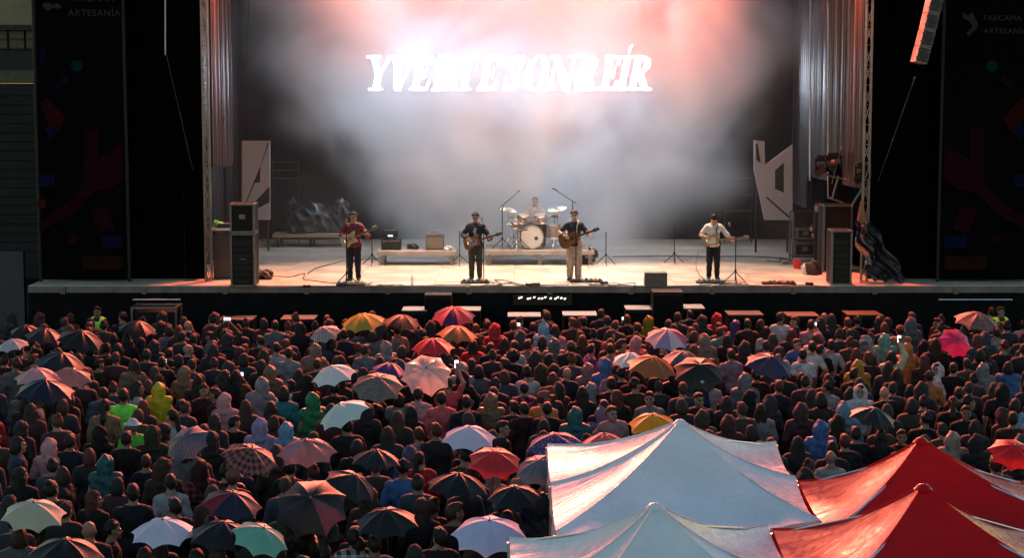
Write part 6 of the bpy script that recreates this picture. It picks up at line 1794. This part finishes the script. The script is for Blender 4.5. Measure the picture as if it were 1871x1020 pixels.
# keep as persons the nearer ones, the rest is one mass
NEAR = EXTRA[:]; random.Random(3).shuffle(NEAR); NEAR = NEAR[:max(0, NP - have)]; print('CROWD', have, len(EXTRA)); nearset = set(NEAR)
for x, y in NEAR:
    PEOPLE.remove((x, y))
    put(x, y, q.choice(('stand', 'stand', 'cross', 'turnA', 'turnB', 'lean', 'talk')), q.choice(('jacket', 'jacket', 'jacket', 'tee', 'sweater')), q.choice(('black', 'black', 'navy', 'charcoal', 'charcoal', 'brown', 'burgundy', 'denim', 'olive', 'grey', 'black', 'white', 'beige', 'pale grey', 'blue', 'red')), q.choice('sssslllbbucphkc'), q.choice('ddkkor'), q.choice(['', '', '', '', '', '', 'S', 'F']), None, q)
REST = [p for p in EXTRA if p not in nearset]
def mass():
    tmpl = []
    for i, (tp, hk) in enumerate((('jacket', 'short'), ('jacket', 'long'), ('tee', 'bob'), ('jacket', 'hood'), ('jacket', 'bun'))):
        P = POSES['stand']; hl = v3(*P['head'])
        S = SDF((-.4, -.3, -.02), (.4, .3, 1.85), .022); J = joints(P); torso(S, J)
        for s in 'RL': arm(S, J, s); leg(S, J, s)
        head(S, P, J); feet(S, J); b = S.net()
        S = SDF((-.45, -.35, .7), (.45, .35, 1.6), .024); torso(S, J, .03)
        for s in 'RL': arm(S, J, s, .022, .97 if tp == 'jacket' else .34)
        S.cut(lambda x, y, z: np.maximum(.84 - z, z - 1.49) + 0 * x + 0 * y); t = S.net()
        S = SDF((-.4, -.3, -.02), (.4, .3, 1.1), .026)
        for s in 'RL': leg(S, J, s, .02)
        S.ell((0, 0, .95), (.18, .135, .12)); S.cut(lambda x, y, z: z - 1.0 + 0 * x + 0 * y); g_ = S.net()
        me = lib(('hood', 'hood'), lambda: hood_mesh('hood')) if hk == 'hood' else lib(('hair', hk), lambda: hair_mesh(hk))
        n = len(me.vertices); co = np.zeros(n * 3, np.float32); me.vertices.foreach_get('co', co)
        fc = np.zeros(len(me.loops), np.int32); me.loops.foreach_get('vertex_index', fc)
        tmpl.append([b, t, g_, (co.reshape(-1, 3) + hl, fc.reshape(-1, 4))])
    Vs, Fs, Cs, n0 = [], [], [], 0
    for x, y in REST:
        tm = q.choice(tmpl); sc = q.uniform(.94, 1.05); a = q.gauss(0, .3); c, s = math.cos(a), math.sin(a)
        tc = CC[q.choice(('black', 'black', 'navy', 'charcoal', 'brown', 'burgundy', 'denim', 'black'))]; tc = tuple(v * .32 for v in tc)
        for (P_, F_), colr in zip(tm, (q.choice(SKINS), tc, q.choice(LEGC), HC[q.choice('ddkor')][1] if tm is not tmpl[3] else tc)):
            X = P_ * sc; X = np.stack([X[:, 0] * c - X[:, 1] * s + x, X[:, 0] * s + X[:, 1] * c + y, X[:, 2]], 1)
            Vs.append(X); Fs.append(F_ + n0); Cs.append(np.tile(np.array([*colr, 1.], np.float32), (len(X), 1))); n0 += len(X)
    me = bpy.data.meshes.new('crowd'); VV = np.concatenate(Vs); FF = np.concatenate(Fs)
    me.vertices.add(len(VV)); me.vertices.foreach_set('co', VV.astype(np.float32).ravel())
    me.loops.add(FF.size); me.loops.foreach_set('vertex_index', FF.ravel().astype(np.int32))
    me.polygons.add(len(FF)); me.polygons.foreach_set('loop_start', np.arange(0, FF.size, 4, dtype=np.int32)); me.polygons.foreach_set('use_smooth', np.ones(len(FF), bool))
    me.update(calc_edges=True)
    ca = me.color_attributes.new('cloth_colour', 'FLOAT_COLOR', 'POINT'); ca.data.foreach_set('color', np.concatenate(Cs).ravel())
    m, nt, b = new_mat('crowd_cloth'); at = N(nt, 'ShaderNodeAttribute', attribute_name='cloth_colour'); nt.links.new(at.outputs['Color'], b.inputs['Base Color']); b.inputs['Roughness'].default_value = .75
    me.materials.append(m); o = link('crowd', me); tag(o, 'dark mass of people packed between those one can pick out', 'crowd', kind='stuff')
if REST: mass()

# ------------------------------------------------------------------ labels that single each one out
LAND += [(TENTS[0][0], TENTS[0][3], 'white gazebo corner'), (TENTS[2][0] + 1.5, TENTS[2][3], 'shining red gazebo')]
used = {}
def rel(x, y, L):
    dx, dy = x - L[0], y - L[1]
    if abs(dy) < .8 * abs(dx): return 'beside the ' + L[2]
    return ('on the stage side of the ' if dy > 0 else 'just behind the ') + L[2]
for b, word, gar, pz, face in WHO:
    x, y = b.location.x, b.location.y
    near = sorted(LAND, key=lambda L: (L[0] - x) ** 2 + (L[1] - y) ** 2)
    own = near[0] if (near[0][0] - x) ** 2 + (near[0][1] - y) ** 2 < .01 else None
    near = [L for L in near if L is not own][:6]
    act = {'film': ' filming', 'raise': ' arm raised', 'both': ' both arms raised', 'hold': ' holding umbrella'}.get(pz, '')
    head_ = 'person with %s in %s%s' % (word, gar, act)
    if face == 'F': head_ = 'person turned from stage, %s, %s' % (word, gar)
    lab = None
    for L in near:
        t = head_ + ' ' + rel(x, y, L)
        if len(t.split()) > 16: t = t.replace('on the stage side of', 'stage side of').replace('person with ', 'person, ')
        if t not in used and len(t.split()) <= 16: lab = t; break
    lab = lab or head_ + ' ' + rel(x, y, near[0])
    if len(lab.split()) > 16: lab = lab.replace('on the stage side of', 'before').replace('person with ', 'person, ').replace(' in a bun', ' bun').replace('stage side of', 'before')
    used[lab] = 1; tag(b, lab, 'person', 'concert crowd')
    for P_ in PHL:
        if P_[5][0] is b: phone(*P_[:5], 'lit phone held up %s' % rel(x, y, near[0]), tall=pz == 'raise')
# ------------------------------------------------------------------ stage smoke
sx0, sx1, sy0, sy1, sz0, sz1 = -8.3, 9.3, 48.0, 56.3, STAGE_Z + .01, 10.7
m = MB(); m.box((0, 0, 0), (sx1 - sx0, sy1 - sy0, sz1 - sz0))
mt, nt, b = new_mat('stage_smoke'); L = nt.links.new
nt.nodes.remove(b)
tc = N(nt, 'ShaderNodeTexCoord')
sep = N(nt, 'ShaderNodeSeparateXYZ'); L(tc.outputs['Object'], sep.inputs[0])
def M2(op, a, b_=None, c_=None):
    n = N(nt, 'ShaderNodeMath', operation=op)
    for i, v in enumerate((a, b_, c_)):
        if v is None: continue
        if isinstance(v, (int, float)): n.inputs[i].default_value = v
        else: L(v, n.inputs[i])
    return n.outputs[0]
nz = N(nt, 'ShaderNodeTexNoise'); nz.inputs['Scale'].default_value = .36; nz.inputs['Detail'].default_value = 2.5; nz.inputs['Roughness'].default_value = .55; nz.inputs['Distortion'].default_value = .6
L(tc.outputs['Object'], nz.inputs['Vector'])
mr = N(nt, 'ShaderNodeMapRange'); mr.inputs[1].default_value = .40; mr.inputs[2].default_value = .64; L(nz.outputs[0], mr.inputs[0])
# thick toward the middle of the cloud, ragged and thin at its borders
n2 = N(nt, 'ShaderNodeTexNoise'); n2.inputs['Scale'].default_value = .28; n2.inputs['Detail'].default_value = 2.; L(tc.outputs['Object'], n2.inputs['Vector'])
ex = M2('POWER', M2('ABSOLUTE', M2('DIVIDE', M2('SUBTRACT', sep.outputs['X'], -.1), M2('ADD', 7.8, M2('MULTIPLY', sep.outputs['Z'], .45)))), 2.)
ey = M2('POWER', M2('ABSOLUTE', M2('DIVIDE', M2('SUBTRACT', sep.outputs['Y'], 1.6), 4.2)), 4.)
lowz = M2('MULTIPLY', M2('MAXIMUM', M2('SUBTRACT', -1.5, sep.outputs['Z']), 0.), .11)
fall = M2('SUBTRACT', 1.02, M2('ADD', M2('ADD', ex, ey), lowz))
fall = M2('ADD', fall, M2('MULTIPLY', M2('SUBTRACT', n2.outputs[0], .5), 1.5))
sm = N(nt, 'ShaderNodeMapRange', interpolation_type='SMOOTHSTEP'); sm.inputs[1].default_value = .05; sm.inputs[2].default_value = .95; L(fall, sm.inputs[0])
den = M2('MULTIPLY', M2('ADD', M2('MULTIPLY', mr.outputs[0], .85), .15), sm.outputs[0])
den = M2('ADD', M2('MULTIPLY', den, .62), M2('MULTIPLY', M2('ADD', mr.outputs[0], .3), .007))
pv = N(nt, 'ShaderNodeVolumeScatter'); pv.inputs['Color'].default_value = (.93, .93, .93, 1); pv.inputs['Anisotropy'].default_value = .1
L(den, pv.inputs['Density']); L(pv.outputs[0], nt.nodes['Material Output'].inputs['Volume'])
o = m.obj('smoke', mt, loc=((sx0 + sx1) / 2, (sy0 + sy1) / 2, (sz0 + sz1) / 2))
tag(o, 'drifting stage smoke hanging before the glowing title', 'smoke', kind='stuff')
SC.cycles.volume_step_rate = 0.7; SC.cycles.volume_max_steps = 64
